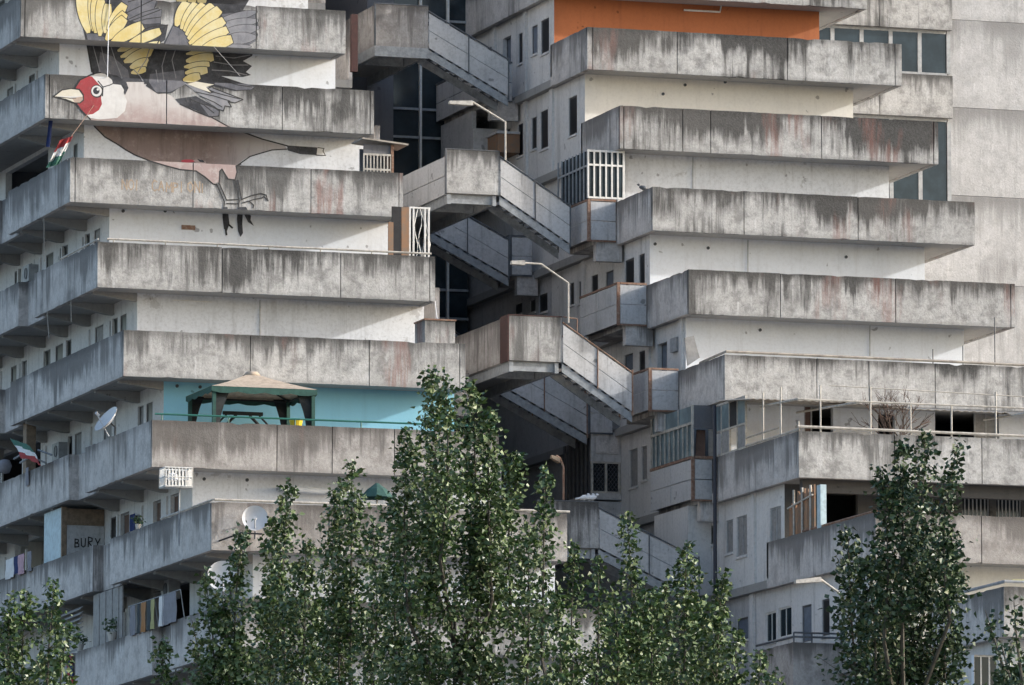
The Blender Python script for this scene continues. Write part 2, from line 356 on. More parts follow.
# ------------------------------------------------------------------ left apartment block
LB = thing('apartment_block', 'terraced concrete block painted with a bird, left of the stair gap', 'building', (-10.7, 5, 0))
LJ = {1: (23.5, 140, 255.5, 343), 2: (48.5, 166, 282, 370), 3: (75, 193, 311, 399), 4: (101.5, 222.5, 341, 430), 5: (127.8, 251, 369.7, 460), 6: (155.6, 278, 333, 395), 7: (214, 330)}
LFA = {1: 12, 2: 12.3, 3: 7.5, 4: 7.4, 5: 13.2, 6: 7.4, 7: 10.8, 8: 7.4}
def left_block():
    for k in range(-2, 14):
        zb = Zb[k]; y = YL[k]; far = k < 0 or k > 8
        # front parapet, in cast panels
        mb = MB(); cuts = [PY(x, 200, y)[0] for x in LJ.get(k, ())]
        panels(mb, XL0, XL1, cuts, lambda a, b, m: mb.chipped('X', a, b, y, y+.14, zb, zb+PH))
        mb.box(XL0+.2, XL1-.2, y+.15, y+.2, zb+.02, zb+PH-.03, 1)
        panels(mb, y+.16, y+2.6, [y+.5], lambda a, b, m: mb.box(XL1-.14, XL1, a, b, zb, zb+PH))
        mb.build('parapet', [M['con'][(k*2+1) % 4 if k not in (6, 7) else 4] if k not in (6, 7) else M['brown'][k-6], M['darkinside']], LB)
        # side parapet: long run, set-back run, jog, run again
        A = LFA.get(k, 6.4); Yc = y+.16; sb = MB(); s0 = y+A; s1 = s0+1.9
        panels(sb, Yc, s0, [Yc+.3+2.4*i for i in range(9)] if k % 2 else [Yc+3.1*i for i in range(1, 4)], lambda a, b, m: sb.chipped('Y', a, b, XL0, XL0+.14, zb, zb+PH), .015)
        sb.box(XL0+.30, XL0+.44, s0-.3, s1, zb, zb+PH-.01)
        sb.box(XL0, XL0+.44, s1+.002, s1+.15, zb, zb+PH)
        panels(sb, s1+.152, BACK-4, [s1+3*i for i in range(1, 12)], lambda a, b, m: sb.chipped('Y', a, b, XL0, XL0+.14, zb, zb+PH), .015)
        sb.build('side_parapet', M['flank'][k % 3], LB)
        # floor slab
        fb = MB(); fb.box(XL0+.46, XL1-.15, y+.22, BACK, zb+.03, zb+.30)
        fb.box(XL0+.145, XL0+.455, y+.22, s0-.32, zb+.03, zb+.30); fb.box(XL0+.145, XL0+.455, s1+.16, BACK-4, zb+.03, zb+.30)
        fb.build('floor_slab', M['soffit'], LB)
        # storey wall under this level
        if k+1 not in Zb or k > 12: continue
        z0 = Zb[k+1]+.30; z1 = zb+.03; yw = y+1.1; wb = MB(); holes = []; zt = zb-.42; zs = Zb[k+1]+1.22
        pat = [(1.2, 1.9), (2.2, 3.13), (3.85, 4.8), (7.6, 8.2), (8.6, 9.5), (10.1, 11.1), (13.0, 13.9), (14.3, 15.0), (17, 18)]
        if k == 2: pat = [(.75, 1.25), (4.3, 9.6)]
        if k == 1: pat = [(2.95, 3.75), (5.7, 6.5), (8.3, 9.0)]
        if k == 3: pat = [(1.05, 1.75), (2.25, 3.15), (4.85, 5.85), (6.6, 7.5), (9.2, 9.9), (10.6, 11.4)]
        if k == 5: pat = [(1.2, 1.9), (2.2, 2.95), (5.8, 6.7), (9.3, 10.1), (10.4, 11.1), (14.2, 21)]
        if k == 6: pat = [(1.5, 2.35), (3.4, 4.25), (6.9, 7.9), (8.4, 9.0), (15.0, 20.5)]
        if k == 7: pat = [(1.5, 2.4), (6.5, 10.4), (13.6, 16.2)]
        doors = (k == 6 and (1.5, 3.4, 6.9)) or ()
        for a, b in pat:
            big = b-a > 2; dr = a in doors
            holes.append((yw+a, yw+b, z0+.02 if big or dr else zs, (zb-.1 if big else zt)))
        wall_holes(wb, 'X', XLW, yw, BACK, z0, z1, holes, .2)
        wb.poly([(XLW+.001, yw, z0), (XL1, yw, z0), (XL1, yw, z1), (XLW+.001, yw, z1)], 1)
        wb.poly([(XLW+.2, yw+.2, z1), (XL1, yw+.2, z1), (XL1, yw+.2, z0), (XLW+.2, yw+.2, z0)], 2)
        wb.poly([(XL1, yw, z0), (XL1, BACK, z0), (XL1, BACK, z1), (XL1, yw, z1)], 0)
        wb.poly([(XL1-.2, yw+.2, z1), (XL1-.2, BACK, z1), (XL1-.2, BACK, z0), (XL1-.2, yw+.2, z0)], 2)
        wb.poly([(XLW, BACK, z0), (XL1, BACK, z0), (XL1, BACK, z1), (XLW, BACK, z1)], 0)
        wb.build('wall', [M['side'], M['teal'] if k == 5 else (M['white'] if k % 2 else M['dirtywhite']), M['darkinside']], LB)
        if not far:
            for h, (a, b) in zip(holes, pat):
                if b-a > 2:               # a deep loggia: back wall inside the opening
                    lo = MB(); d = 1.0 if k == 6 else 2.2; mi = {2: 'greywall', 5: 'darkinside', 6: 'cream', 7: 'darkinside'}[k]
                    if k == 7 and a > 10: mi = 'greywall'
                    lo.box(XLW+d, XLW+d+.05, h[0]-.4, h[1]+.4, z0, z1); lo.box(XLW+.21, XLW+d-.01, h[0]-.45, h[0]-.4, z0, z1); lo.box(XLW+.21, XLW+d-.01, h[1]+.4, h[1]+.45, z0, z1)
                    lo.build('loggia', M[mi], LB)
                elif a in doors: window(LB, 'X', XLW, h, pane='shutter', frame='frame', name='door')
                else: window(LB, 'X', XLW, h, pane='black' if (int(a*7)+k) % 5 else 'greyshutter', rec=.02)
        # ribs under the slab, pilasters on the wall
        if not far:
            for i in range(1, 9):
                yb = yw+2.7*i-.1
                if yb > 14 or (k == 2 and 4 < 2.7*i < 9): continue
                bb = MB(); xo = XL0+(.46 if s0-.4 < yb < s1+.1 else .16)
                bb.slab_xz([(XLW-.001, zb+.028), (XLW-.001, zb-.30), (XLW-.2, zb-.30), (xo, zb-.05), (xo, zb+.028)], yb, yb+.2)
                bb.build('beam', M['soffit'], LB)
                pb = MB(); pb.box(XLW-.06, XLW-.002, yb+.03, yb+.17, z0, zb-.41); pb.build('pilaster', M['side'], LB)
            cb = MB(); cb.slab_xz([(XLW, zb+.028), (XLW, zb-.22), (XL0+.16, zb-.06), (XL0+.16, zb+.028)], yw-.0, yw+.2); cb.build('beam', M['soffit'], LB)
    rb = MB(); rb.box(XL0, XL1, YL[-2], BACK, Zb[-2]+.31, Zb[-2]+.6); rb.build('roof', M['soffit'], LB)
    pb = MB(); pb.box(XL0+.3, XL1, YL[13]+1, BACK, 0, Zb[13]-.01); pb.build('base_wall', M['con'][0], LB)
left_block()
# ------------------------------------------------------------------ right apartment block
RB = thing('apartment_block', 'terraced concrete block with an orange top storey, right of the stair gap', 'building', (7.5, 5, 0))
RJ = {1: (593, 677.6, 788, 896), 2: (624, 683, 711, 822, 934), 3: (744, 858, 971), 4: (780, 895, 1010), 5: (727, 816, 868, 934), 6: (893, 980), 7: (979,)}
RFL = {-2: 6, -1: 8, 0: 9.9, 1: 3.7, 2: 3.8, 3: 3.9, 4: 4.1, 5: 4.5, 6: 7.5, 7: 9.0, 8: 5.5}
RWIN = {  # windows on the side wall: px left, right, top, bottom, kind
    0: [(531.8, 537.6, 25.6, 54, 'g'), (541, 549, 19, 53, 'd'), (518.6, 523.4, 33, 63, 'd'), (502.8, 511, 37, 92, 'door'), (475.8, 482, 51, 69, 'd'), (485.6, 494, 47, 69, 'd')],
    1: [(568.7, 577, 96.6, 135, 'd'), (540.5, 548, 110.5, 148.6, 'd'), (531.5, 536.6, 117.5, 149, 'd'), (517.8, 523, 124, 156, 'd'), (506, 510.5, 129, 150, 'd'), (490, 494, 131, 150, 'd')],
    2: [(484, 490.5, 228, 246, 'd'), (475, 480.5, 232, 246, 'd'), (516, 521.5, 238, 246, 'd')],
    3: [(625, 634, 259, 285, 'd'), (639, 644.7, 254, 286, 'd'), (591.5, 598, 275, 296, 'd'), (605.5, 613.5, 271, 292, 'g'), (570, 574, 283, 305, 'd'), (578.8, 582.7, 281, 303, 'd'), (539, 547.5, 294, 312, 'd'), (530, 535.5, 300, 312, 'd'), (515, 522, 304, 314, 'd')],
    4: [(657.4, 667, 343, 376, 'door'), (624.5, 633, 354, 371, 'g'), (639, 645, 351, 374, 'd'), (610, 615, 359, 372, 'd')],
    5: [(629.5, 637.6, 449, 487, 's'), (641.5, 647, 446, 480, 's')],
    6: [(726, 733, 520, 553, 's'), (736.6, 747, 516, 556, 's2'), (770, 781, 507, 545, 's2'), (691, 702, 527, 548, 's'), (708, 713, 526, 545, 's')],
    7: [(765.5, 776, 612, 642, 'wb'), (778.5, 791.5, 607, 637, 'wb'), (737, 748, 618, 640, 'g'), (802, 811.5, 605, 642, 'g'), (822, 829.5, 599, 636, 'd')],
}
def right_block():
    for k in range(-2, 14):
        zb = Zb[k]; y = YR[k]; far = k < 0 or k > 8
        xe = XR1 if k < 5 else 22.0
        mb = MB(); cuts = [PY(x, 200, y)[0] for x in RJ.get(k, ())]
        panels(mb, XR0, xe, cuts, lambda a, b, m: mb.chipped('X', a, b, y, y+.14, zb, zb+PH))
        mb.box(XR0+.2, xe-.2, y+.15, y+.2, zb+.02, zb+PH-.03, 1)
        if k < 5: mb.box(xe-.14, xe, y+.16, y+4.5, zb, zb+PH)
        mb.build('parapet', [M['rcon'][(k+1) % 4] if k not in (5, 6, 7) else (M['con'][4], M['con'][0], M['brown'][0])[k-5], M['darkinside']], RB)
        sb = MB(); L = RFL.get(k, 4)
        panels(sb, y+.16, y+L, [y+.16+1.3*i for i in range(1, 8)] if k in (1, 2) else [y+4.3], lambda a, b, m: sb.chipped('Y', a, b, XR0, XR0+.14, zb, zb+PH), .012)
        sb.box(XR0, XRW-.003, y+L-.13, y+L, zb+.31, zb+PH-.01)
        sb.build('side_parapet', M['flank'][(k+1) % 3], RB)
        fb = MB(); fb.box(XRW+.001, xe-.15, y+.22, BACK, zb+.03, zb+.30); fb.box(XR0+.145, XRW, y+.22, y+L-.14, zb+.03, zb+.30)
        if 0 < k < 9: fb.box(XR0+.06, XRW, y+L+.01, BACK, zb+.03, zb+.27)
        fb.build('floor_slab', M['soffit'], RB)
        if k > 12: continue
        z0 = Zb[k+1]+.30; z1 = zb+.03; yw = y+1.1; holes = []; kinds = []; xw = XRE if k < 4 else (XRE if k == 4 else 21.8)
        for (a, b, t, bt, kd) in RWIN.get(k, ()):
            h = pxhole(XRW, a, b, t, bt)
            h = (max(h[0], yw+.12), h[1], max(h[2], z0+.03), min(h[3], z1-.05))
            if h[1]-h[0] > .15: holes.append(h); kinds.append(kd)
        fh = []
        if k == 5:
            for q in ((804, 833, 404, 436), (878, 895, 414, 438), (935, 999, 411, 440)):
                h = pyhole(yw, *q); fh.append((h[0], h[1], max(z0+.02, h[2]), h[3]))
        if k == 6:
            for q in ((822, 858, 486, 528), (962, 990, 492, 520), (996, 1022, 492, 522), (1030, 1056, 492, 522)):
                h = pyhole(yw+.9, *q); fh.append((h[0], h[1], max(z0+.02, h[2]), z1-.06))
            yw += .9
        if k == 7:
            h = pyhole(yw, 1013, 1022, 590, 600)
        if k == 8:
            h = pyhole(yw, 974, 999, 655, 700); fh.append((h[0], h[1], max(z0+.02, h[2]), h[3]))
        wb = MB()
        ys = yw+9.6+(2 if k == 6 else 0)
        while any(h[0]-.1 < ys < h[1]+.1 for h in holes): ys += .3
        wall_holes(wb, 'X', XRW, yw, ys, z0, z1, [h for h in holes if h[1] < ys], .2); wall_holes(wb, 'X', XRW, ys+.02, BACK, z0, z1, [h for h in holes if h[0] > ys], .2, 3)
        wall_holes(wb, 'Y', yw, XRW+.001, xw, z0, z1, fh, .2, 1)
        wb.poly([(xw, yw, z0), (xw, BACK, z0), (xw, BACK, z1), (xw, yw, z1)], 0)
        wb.poly([(XRW+3.0, yw+.3, z0), (XRW+3.0, BACK, z0), (XRW+3.0, BACK, z1), (XRW+3.0, yw+.3, z1)], 2)
        if k in (5, 6, 8): wb.poly([(XRW+.3, yw+2.5, z0), (xw, yw+2.5, z0), (xw, yw+2.5, z1), (XRW+.3, yw+2.5, z1)], 2)
        wb.build('wall', [M['side'], {0: M['orange'], 1: M['cream'], 2: M['dirtywhite'], 6: M['soot'], 7: M['cream']}.get(k, M['white']), M['darkinside'], M['sideshade']], RB)
        for h, kd in zip(holes, kinds):
            if kd == 'door': window(RB, 'X', XRW, h, pane='bluedoor', name='door', rec=.14)
            else: window(RB, 'X', XRW, h, pane={'d': 'black', 'g': 'bluedoor', 's': 'greyshutter', 's2': 'greyshutter', 'b': 'blueglass', 'wb': 'blueglass'}[kd], frame='whitepaint' if kd == 'wb' else ('frame' if kd in 's2b' else 'darkframe'), rec=.03, mull=1 if kd in ('s2', 'wb') else 0)
            if kd != 'door': si = MB(); sill(si, XRW, h); si.build('sill', M['side'], bpy.data.objects[-1] if False else WINLAST[0])
        for i, h in enumerate(fh):
            if k == 6 and i: window(RB, 'Y', yw, h, mull=6, frame='frame')
            if k == 5 and i == 2: h2 = (h[0]+(h[1]-h[0])*.62, h[1]-.02, h[2]+.01, h[3]-.01); window(RB, 'Y', yw, h2, mull=1, frame='frame', pane='greyshutter', rec=.06)
            if k == 5 and i == 0: h2 = (h[0]+.01, h[0]+(h[1]-h[0])*.3, h[2]+.01, h[3]-.01); window(RB, 'Y', yw, h2, frame='frame', pane='shutter', rec=.06, name='door')
            if k == 8: window(RB, 'Y', yw, h, mull=2, frame='whitepaint')
        # pilasters
        for px in {0: (526.5, 495.5, 466), 1: (553, 527), 2: (), 3: (648.5, 585), 4: (650, 683), 6: (755, 788), 7: (754,)}.get(k, ()):
            yy = PX(px, 100+80*k, XRW)[0]
            if yy > yw+.2: pl = MB(); pl.box(XRW-.09, XRW-.002, yy-.14, yy+.14, z0, z1-.005); pl.build('pilaster', M['side'], RB)
        if k == 6:                          # deep dark edge beam behind the parapet
            db = MB(); db.box(XR0+.3, 21.9, y+.5, y+.75, zb-.36, zb+.028); db.build('beam', M['soot'], RB)
    rb = MB(); rb.box(XR0, XR1, YR[-2], BACK, Zb[-2]+.31, Zb[-2]+.6); rb.build('roof', M['soffit'], RB)
    pb = MB(); pb.box(XR0+.3, 21.9, YR[13]+1, BACK, 0, Zb[13]-.01); pb.build('base_wall', M['con'][1], RB)
    # small entrance balconies cantilevered off the side wall (panels with rusty corner posts over a concrete haunch)
    for (k, yf, L, x0, rusty) in ((1, 8.05, 5.0, 1.66, 0), (3, -2.35, 2.6, 1.75, 1), (3, 6.0, 2.4, 1.9, 0), (4, -5.25, 3.6, 1.72, 1), (5, -8.2, 2.9, 1.72, 1), (5, -2.0, 2.4, 1.85, 0), (6, -10.95, 3.8, 2.12, 1), (7, -9.0, 3, 2.0, 0)):
        z = Zb[k]; b = MB(); x1 = XR0-.01 if k < 6 else XRW-.01
        b.box(x0, x1, yf, yf+L, z+.18, z+.30); b.box(x0+.25, x1+.2, yf+.02, yf+.3, z-.52, z+.17); b.box(x0+.25, x1+.2, yf+.31, yf+L, z+.02, z+.17)
        e = b.build('entrance_balcony', M['flank'][k % 3], RB)
        p = MB()
        for q in (0, 1):
            za, zc = z+.14+q*.61, z+.14+q*.61+.585
            p.box(x0+.06, x1-.03, yf-.03, yf-.002, za, zc)
            for i in range(2):
                ya = yf+.05+i*(L-.05)/2; p.box(x0-.03, x0-.002, ya, ya+(L-.05)/2-.02, za, zc)
        p.build('balcony_panel', M['panel'], e)
        t = MB(); t.box(x0-.045, x0+.045, yf-.045, yf+.04, z+.08, z+1.42); t.box(x0+.06, x1-.02, yf-.05, yf-.005, z+.08, z+.13)
        t.box(x0+.06, x1-.02, yf-.05, yf, z+1.36, z+1.42); t.box(x0-.05, x0, yf+.05, yf+L, z+1.36, z+1.42); 
        t.build('corner_post', M['rust'] if rusty else M['darksteel'], e)
    b = MB(); b.box(2.2, XRW-.01, -10.3, -10.15, Zb[7]+.32, Zb[6]+.0); b.box(2.2, 2.32, -10.14, -7.2, Zb[7]+.32, Zb[6]); b.build('porch_wall', M['side'], RB); b = MB(); b.box(1.75, XRW-.01, 9.4, 9.55, Zb[2]+.32, Zb[1]-.6); b.box(1.75, 1.9, 9.56, 12.9, Zb[2]+.32, Zb[1]-.01); b.build('porch_wall', M['sideshade'], RB)
    # navy drainpipe down the side wall
    d = MB(); y0, z0 = PX(714.3, 405, XR0-.1); z9 = PX(714.3, 612, XR0-.1)[1]
    d.tube([(XR0-.09, y0, z0), (XR0-.09, y0, z9)], .06, 8); d.build('drainpipe', M['navy'], RB)
right_block()
# ------------------------------------------------------------------ end wall block at the far right
def end_block():
    T = thing('end_wall', 'tall blank pale concrete wall with strip windows behind the right block', 'building', (24, 14, 0))
    Y = 12.0; x0 = PY(948, 150, Y)[0]; x1 = 42
    edges = [0]+[Zb[k]+PH for k in range(12, -3, -1)]+[Zb[-2]+4]
    for a, b in zip(edges, edges[1:]):
        w = MB(); w.box(x0, x1, Y, Y+.3, a+.007, b-.007); w.build('wall_panel', M['blank'], T)
    bk = MB(); bk.box(x0+.02, x1-.02, Y+.29, Y+20, 0, edges[-1]-.1); bk.build('core_wall', M['darkinside'], T)
    xa = 10.0
    for k in range(-2, 6):
        z = Zb[k]+1.05
        if k >= 3:
            p = MB(); p.box(xa, x0+.05, Y-.35, Y-.1, z-.12, z+2.86); p.build('spandrel_panel', M['blank'], T); continue
        if k == 5: zd = Zb[4]
        p = MB(); xj = PY(876, 100, Y)[0]
        
        if k != 2: panels(p, xa, x0+.05, [xj], lambda a, b, m: p.box(a, b, Y-.35, Y-.1, z-.12, z+1.32)); p.build('spandrel_panel', M['con'][0], T)
        f = MB(); zc = z+1.325; zd = Zb[k-1]+.925 if k > -2 else z+3; zc = zc if k != 2 else zc-1.44; yq = Y-.12
        n = 9; xs = [xa+(x0-xa)*i/n for i in range(n+1)]
        for i, x in enumerate(xs): f.box(x-.07, x+.07, yq, yq+.1, zc+.1, zd-.1)
        f.box(xa, x0-.08, yq-.05, yq+.1, zc, zc+.098); f.box(xa, x0-.08, yq, yq+.1, zd-.098, zd)
        fo = f.build('window', M['frame'], T)
        g = MB(); g.box(xa, x0-.1, yq+.03, yq+.06, zc+.05, zd-.05); g.build('pane', M['blueglass'], fo)
    bk = MB(); bk.box(xa, x0, Y+.35, Y+.5, 0, edges[-1]-.2); bk.build('inner_wall', M['darkinside'], T)
end_block()
# ------------------------------------------------------------------ glazed lift tower deep in the gap
def tower():
    Y = 13.0; xa = PY(393, 120, Y)[0]; xb = PY(440, 120, Y)[0]+1.0; xl = PY(366, 120, Y)[0]
    T = thing('lift_tower', 'dark glazed lift tower with pale mullions deep in the gap between the blocks', 'tower', ((xa+xb)/2, Y, 0))
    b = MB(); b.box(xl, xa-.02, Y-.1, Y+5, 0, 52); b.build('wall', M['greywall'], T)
    g = MB(); g.box(xa, xb, Y+.1, Y+.15, 0, 52); g.build('pane', M['blueglass'], T)
    c = MB(); c.box(xa, xb, Y+3.5, Y+3.7, 0, 52); c.build('back_wall', M['darkinside'], T)
    xm = PY(420.5, 120, Y)[0]; xm2 = xm+.95
    
    for x in (xm, xm2): f = MB(); f.box(x-.035, x+.035, Y-.05, Y+.09, 0, 52); f.build('mullion', M['whitepaint'], T)
    for k in range(-2, 8):
        for dz in (0, .5):
            z = PY(410, 137, Y)[1]-3*(k-2)+dz*1.9
            h = MB(); h.box(xa, xb, Y, Y+.085, z-.04, z+.04); h.build('transom', M['steel'], T)
tower()
# ------------------------------------------------------------------ stair bridges across the gap
def parallelo(mb, xa, za, xb, zb_, h, y0, y1, m=0):
    mb.slab_xz([(xa, za), (xb, zb_), (xb, zb_+h), (xa, za+h)], y0, y1, m)
def bridge(label, k, Yf, x0, x1, xs, lback, rear, mat, red=False, fascia=False, zoff=1.5, back_xs=None):
    z0 = Zb[k]; zl = z0+zoff
    T = thing('stair_bridge', label, 'footbridge', ((x0+x1)/2, Yf, zl), 'concrete and steel stair bridges hung between the two blocks')
    p = MB(); p.box(x0+.03, x1, Yf, Yf+.12, zl, zl+1.37); p.build('landing_parapet', M[mat[0]][mat[1]], T)
    s = MB()
    if red or fascia: s.box(x0, x0+.10, Yf+.13, Yf+lback, zl, zl+1.34)
    else:
        for q in (0, 1): s.box(x0, x0+.05, Yf+.13, Yf+lback, zl-.04+q*.60, zl+.53+q*.62)
    s.build('side_panel', M['brown'][1] if (red or fascia) else M['panel'], T)
    c = MB()
    if red: c.box(x0-.02, x0+.028, Yf-.01, Yf+.75, zl-.02, zl+1.40)
    else: c.box(x0-.01, x0+.028, Yf-.012, Yf+.1, zl-.02, zl+1.40)
    c.box(x0+.03, x1, Yf-.02, Yf+.1, zl+1.372, zl+1.40); c.build('corner_post', M['redpaint'] if red else M['darksteel'], T)
    d = MB(); d.box(x0+.06, x1+.1, Yf+.125, Yf+lback, zl-.02, zl+.12); d.build('deck', M['soffit'], T)  # long decks are stretched back to block light coming into the gap
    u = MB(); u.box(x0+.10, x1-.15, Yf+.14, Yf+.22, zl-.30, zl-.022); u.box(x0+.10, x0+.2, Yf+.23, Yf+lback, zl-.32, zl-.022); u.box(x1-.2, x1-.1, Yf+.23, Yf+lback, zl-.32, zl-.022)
    u.box(x0+.22, x1-.22, Yf+2.0, Yf+2.1, zl-.30, zl-.022)
    u.box(x0+.05, x0+.18, Yf+.05, Yf+.138, zl-.34, zl-.022); u.box(x1-.22, x1-.1, Yf+.05, Yf+.138, zl-.34, zl-.022)
    if fascia:
        u.box(x0-.02, x1, Yf-.03, Yf+.118, zl-.34, zl-.004); u.box(x0-.02, x0+.04, Yf+.12, Yf+lback, zl-.34, zl-.004)
    u.build('support_beam', M['steel'], T)
    runs = [(Yf, xs)]+([(Yf+rear, back_xs or xs-.6)] if rear else [])
    for i, (yy, xe) in enumerate(runs):
        zt = zl; zz = z0+.05
        st = MB(); n = 9
        for j in range(n):
            t = (j+.5)/n; x = x1+(xe-x1)*t; z = zt+(zz-zt)*t
            st.box(x-.15, x+.15, yy+.09, yy+1.12, z+.02, z+.07)
        so = st.build('stair_flight', M['darksteel'], T)
        for w in (0, 1):
            g = MB(); parallelo(g, x1, zt-.30, xe, zz-.30, .27, yy+(.02 if not w else 1.14), yy+(.07 if not w else 1.2)); g.build('stringer', M['steel'], so)
        for w in (0, 1):
            g = MB(); y0 = yy if not w else yy+1.2; nseg = 2
            for q in (0, 1):
                for r in range(nseg):
                    a = x1+.02+(xe-x1-.02)*r/nseg; b = x1+.02+(xe-x1-.02)*(r+1)/nseg-.02
                    za = zt+(zz-zt)*(a-x1)/(xe-x1); zc = zt+(zz-zt)*(b-x1)/(xe-x1)
                    parallelo(g, a, za+.02+q*.58, b, zc+.02+q*.58, .555, y0-.03, y0)
            g.build('stair_panel', M['panel'], so)
            hr = MB(); hr.tube([(x1, y0-.02, zt+1.22), (xe, y0-.02, zz+1.22)], .025); hr.tube([((x1+xe)/2, y0-.05, (zt+zz)/2-.05), ((x1+xe)/2, y0-.05, (zt+zz)/2+1.22)], .02)
            hr.tube([(xe, y0-.02, zz-.1), (xe, y0-.02, zz+1.3)], .03)
            hr.build('handrail', M['rust'] if red else M['darksteel'], so)
    # tie back to the left block
    tb = MB(); tb.box(XL1+.01, x0+.05, Yf+lback-1.4, Yf+lback, zl-.02, zl+.12); tb.build('deck', M['soffit'], T)
    return T
bridge('topmost stair bridge, over the dark glass tower, with a grey steel edge beam', 1, 6.8, -2.42, -.62, 2.1, 6.1, 0, ('brown', 1), fascia=True)
bridge('stair bridge with a rust-edged streaked landing below a bent lamp arm, second from the top', 3, -1.7, -2.72, -.96, 1.35, 14.3, 7.7, ('con', 0), back_xs=1.85)
bridge('stair bridge with a dark red corner post on its pale concrete landing', 5, -8.0, -2.74, -1.02, 1.22, 20, 6.0, ('con', 3), red=True, back_xs=1.8)
bridge('lowest stair bridge, half hidden behind the slender poplar tops', 7, -11.5, -2.95, -1.05, 2.1, 24, 0, ('con', 4))
bridge('dark stair bridge in the depth of the gap behind the red-posted landing', 4, 8.0, -3.0, -1.2, 1.0, 6, 0, ('flank', 1))
def gap_blockers():
    for k in range(-2, 14):               # slabs and parapets added on the left block's inner face to block light
        y = max(YL[k]+6.5, -12); g = MB(); g.box(XL1+.01, XL1+2.2, y, 21.9, Zb[k]+.03, Zb[k]+.28); g.build('blocker_slab', M['soffit'], LB)
        g = MB(); g.box(XL1+2.06, XL1+2.2, y, 21.9, Zb[k]+.29, Zb[k]+1.35); g.build('gap_parapet', M['flank'][k % 3], LB)  # added parapet, only there to block light
gap_blockers()
def deep():
    T = thing('corridor_block', 'dark concrete cross block closing the far end of the gap between the two blocks', 'building', (-1.3, 24, 0))
    for k in range(-2, 14):
        b = MB(); b.box(XL1+.02, XRW-.05, 22, 22.2, Zb[k], Zb[k]+1.5); b.build('gap_parapet', M['flank'][k % 3], T)
        s = MB(); s.box(XL1+.02, XRW-.05, 22.21, 30, Zb[k]+.02, Zb[k]+.3); s.build('floor_slab', M['soffit'], T)
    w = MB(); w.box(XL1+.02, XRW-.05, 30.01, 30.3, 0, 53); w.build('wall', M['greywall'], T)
deep()
# ------------------------------------------------------------------ the painted bird on the left block
def clip(poly, x0, x1, z0, z1):
    for ax, lim, sg in ((0, x0, 1), (0, x1, -1), (1, z0, 1), (1, z1, -1)):
        out = []
        for i in range(len(poly)):
            a, b = poly[i-1], poly[i]; da, db = (a[ax]-lim)*sg, (b[ax]-lim)*sg
            if da >= 0: out.append(a)
            if (da >= 0) != (db >= 0):
                t = da/(da-db); out.append((a[0]+(b[0]-a[0])*t, a[1]+(b[1]-a[1])*t))
        poly = out
        if len(poly) < 3: return []
    r = []
    for p in poly:
        if not r or (abs(p[0]-r[-1][0])+abs(p[1]-r[-1][1])) > 1e-4: r.append(p)
    if len(r) > 2 and (abs(r[0][0]-r[-1][0])+abs(r[0][1]-r[-1][1])) < 1e-4: r.pop()
    return r if len(r) > 2 else []
SURF = []
for k in (0, 1, 2, 3):
    if k:
        e = [XL0]+[PY(x, 200, YL[k])[0] for x in LJ[k]]+[XL1]
        SURF += [('P%d' % k, YL[k], a+.016, b-.016, Zb[k]+.005, Zb[k]+PH-.005) for a, b in zip(e, e[1:])]
    SURF.append(('W%d' % k, YL[k]+1.1, XLW+.01, XL1-.01, Zb[k+1]+.31, Zb[k]+.02))
PAINTN = [0]
MURM = ['mk', 'mg', 'mlg', 'my', 'mcream', 'mpink', 'mbrown', 'mtan', 'mwhite', 'mred', 'mline', 'mredb', 'mbelly']
def spray(mb, pts, mat, only=None, step=1):
    PAINTN[0] += step; off = .003+PAINTN[0]*.00009
    for (nm, Y, a, b, c, d) in SURF:
        if only and nm not in only: continue
        q = clip([PY(x, y, Y-off) for x, y in pts], a, b, c, d)
        if q: mb.poly([(x, Y-off, z) for x, z in q], MURM.index(mat))
def stroke(mb, pts, w=1.2, mat='mline', only=None):
    for (x0, y0), (x1, y1) in zip(pts, pts[1:]):
        d = math.hypot(x1-x0, y1-y0) or 1; nx, ny = -(y1-y0)/d*w/2, (x1-x0)/d*w/2; ex, ey = (x1-x0)/d*.3, (y1-y0)/d*.3
        spray(mb, [(x0+nx-ex, y0+ny-ey), (x1+nx+ex, y1+ny+ey), (x1-nx+ex, y1-ny+ey), (x0-nx-ex, y0-ny-ey)], mat, only, .25)
def feather(mb, x0, y0, x1, y1, w, mat='my', line=1.3, only=None):
    w *= 1.3
    d = math.hypot(x1-x0, y1-y0); ux, uy = (x1-x0)/d, (y1-y0)/d; nx, ny = -uy, ux
    def outl(w, ext):
        L, Rr = [], []
        for i in range(11):
            t = i/10; h = w/2*(math.sin(math.pi*min(1, .16+t*.84))**.55 if t < 1 else .0); h = max(h, .12*w)
            s = -ext+(d+2*ext)*t; L.append((x0+ux*s+nx*h, y0+uy*s+ny*h)); Rr.append((x0+ux*s-nx*h, y0+uy*s-ny*h))
        return L+Rr[::-1]
    if line: spray(mb, outl(w+line, line*.6), 'mline', only)
    spray(mb, outl(w, 0), mat, only)
def ell(cx, cy, rx, ry, n=18): return [(cx+rx*math.cos(2*math.pi*i/n), cy+ry*math.sin(2*math.pi*i/n)) for i in range(n)]
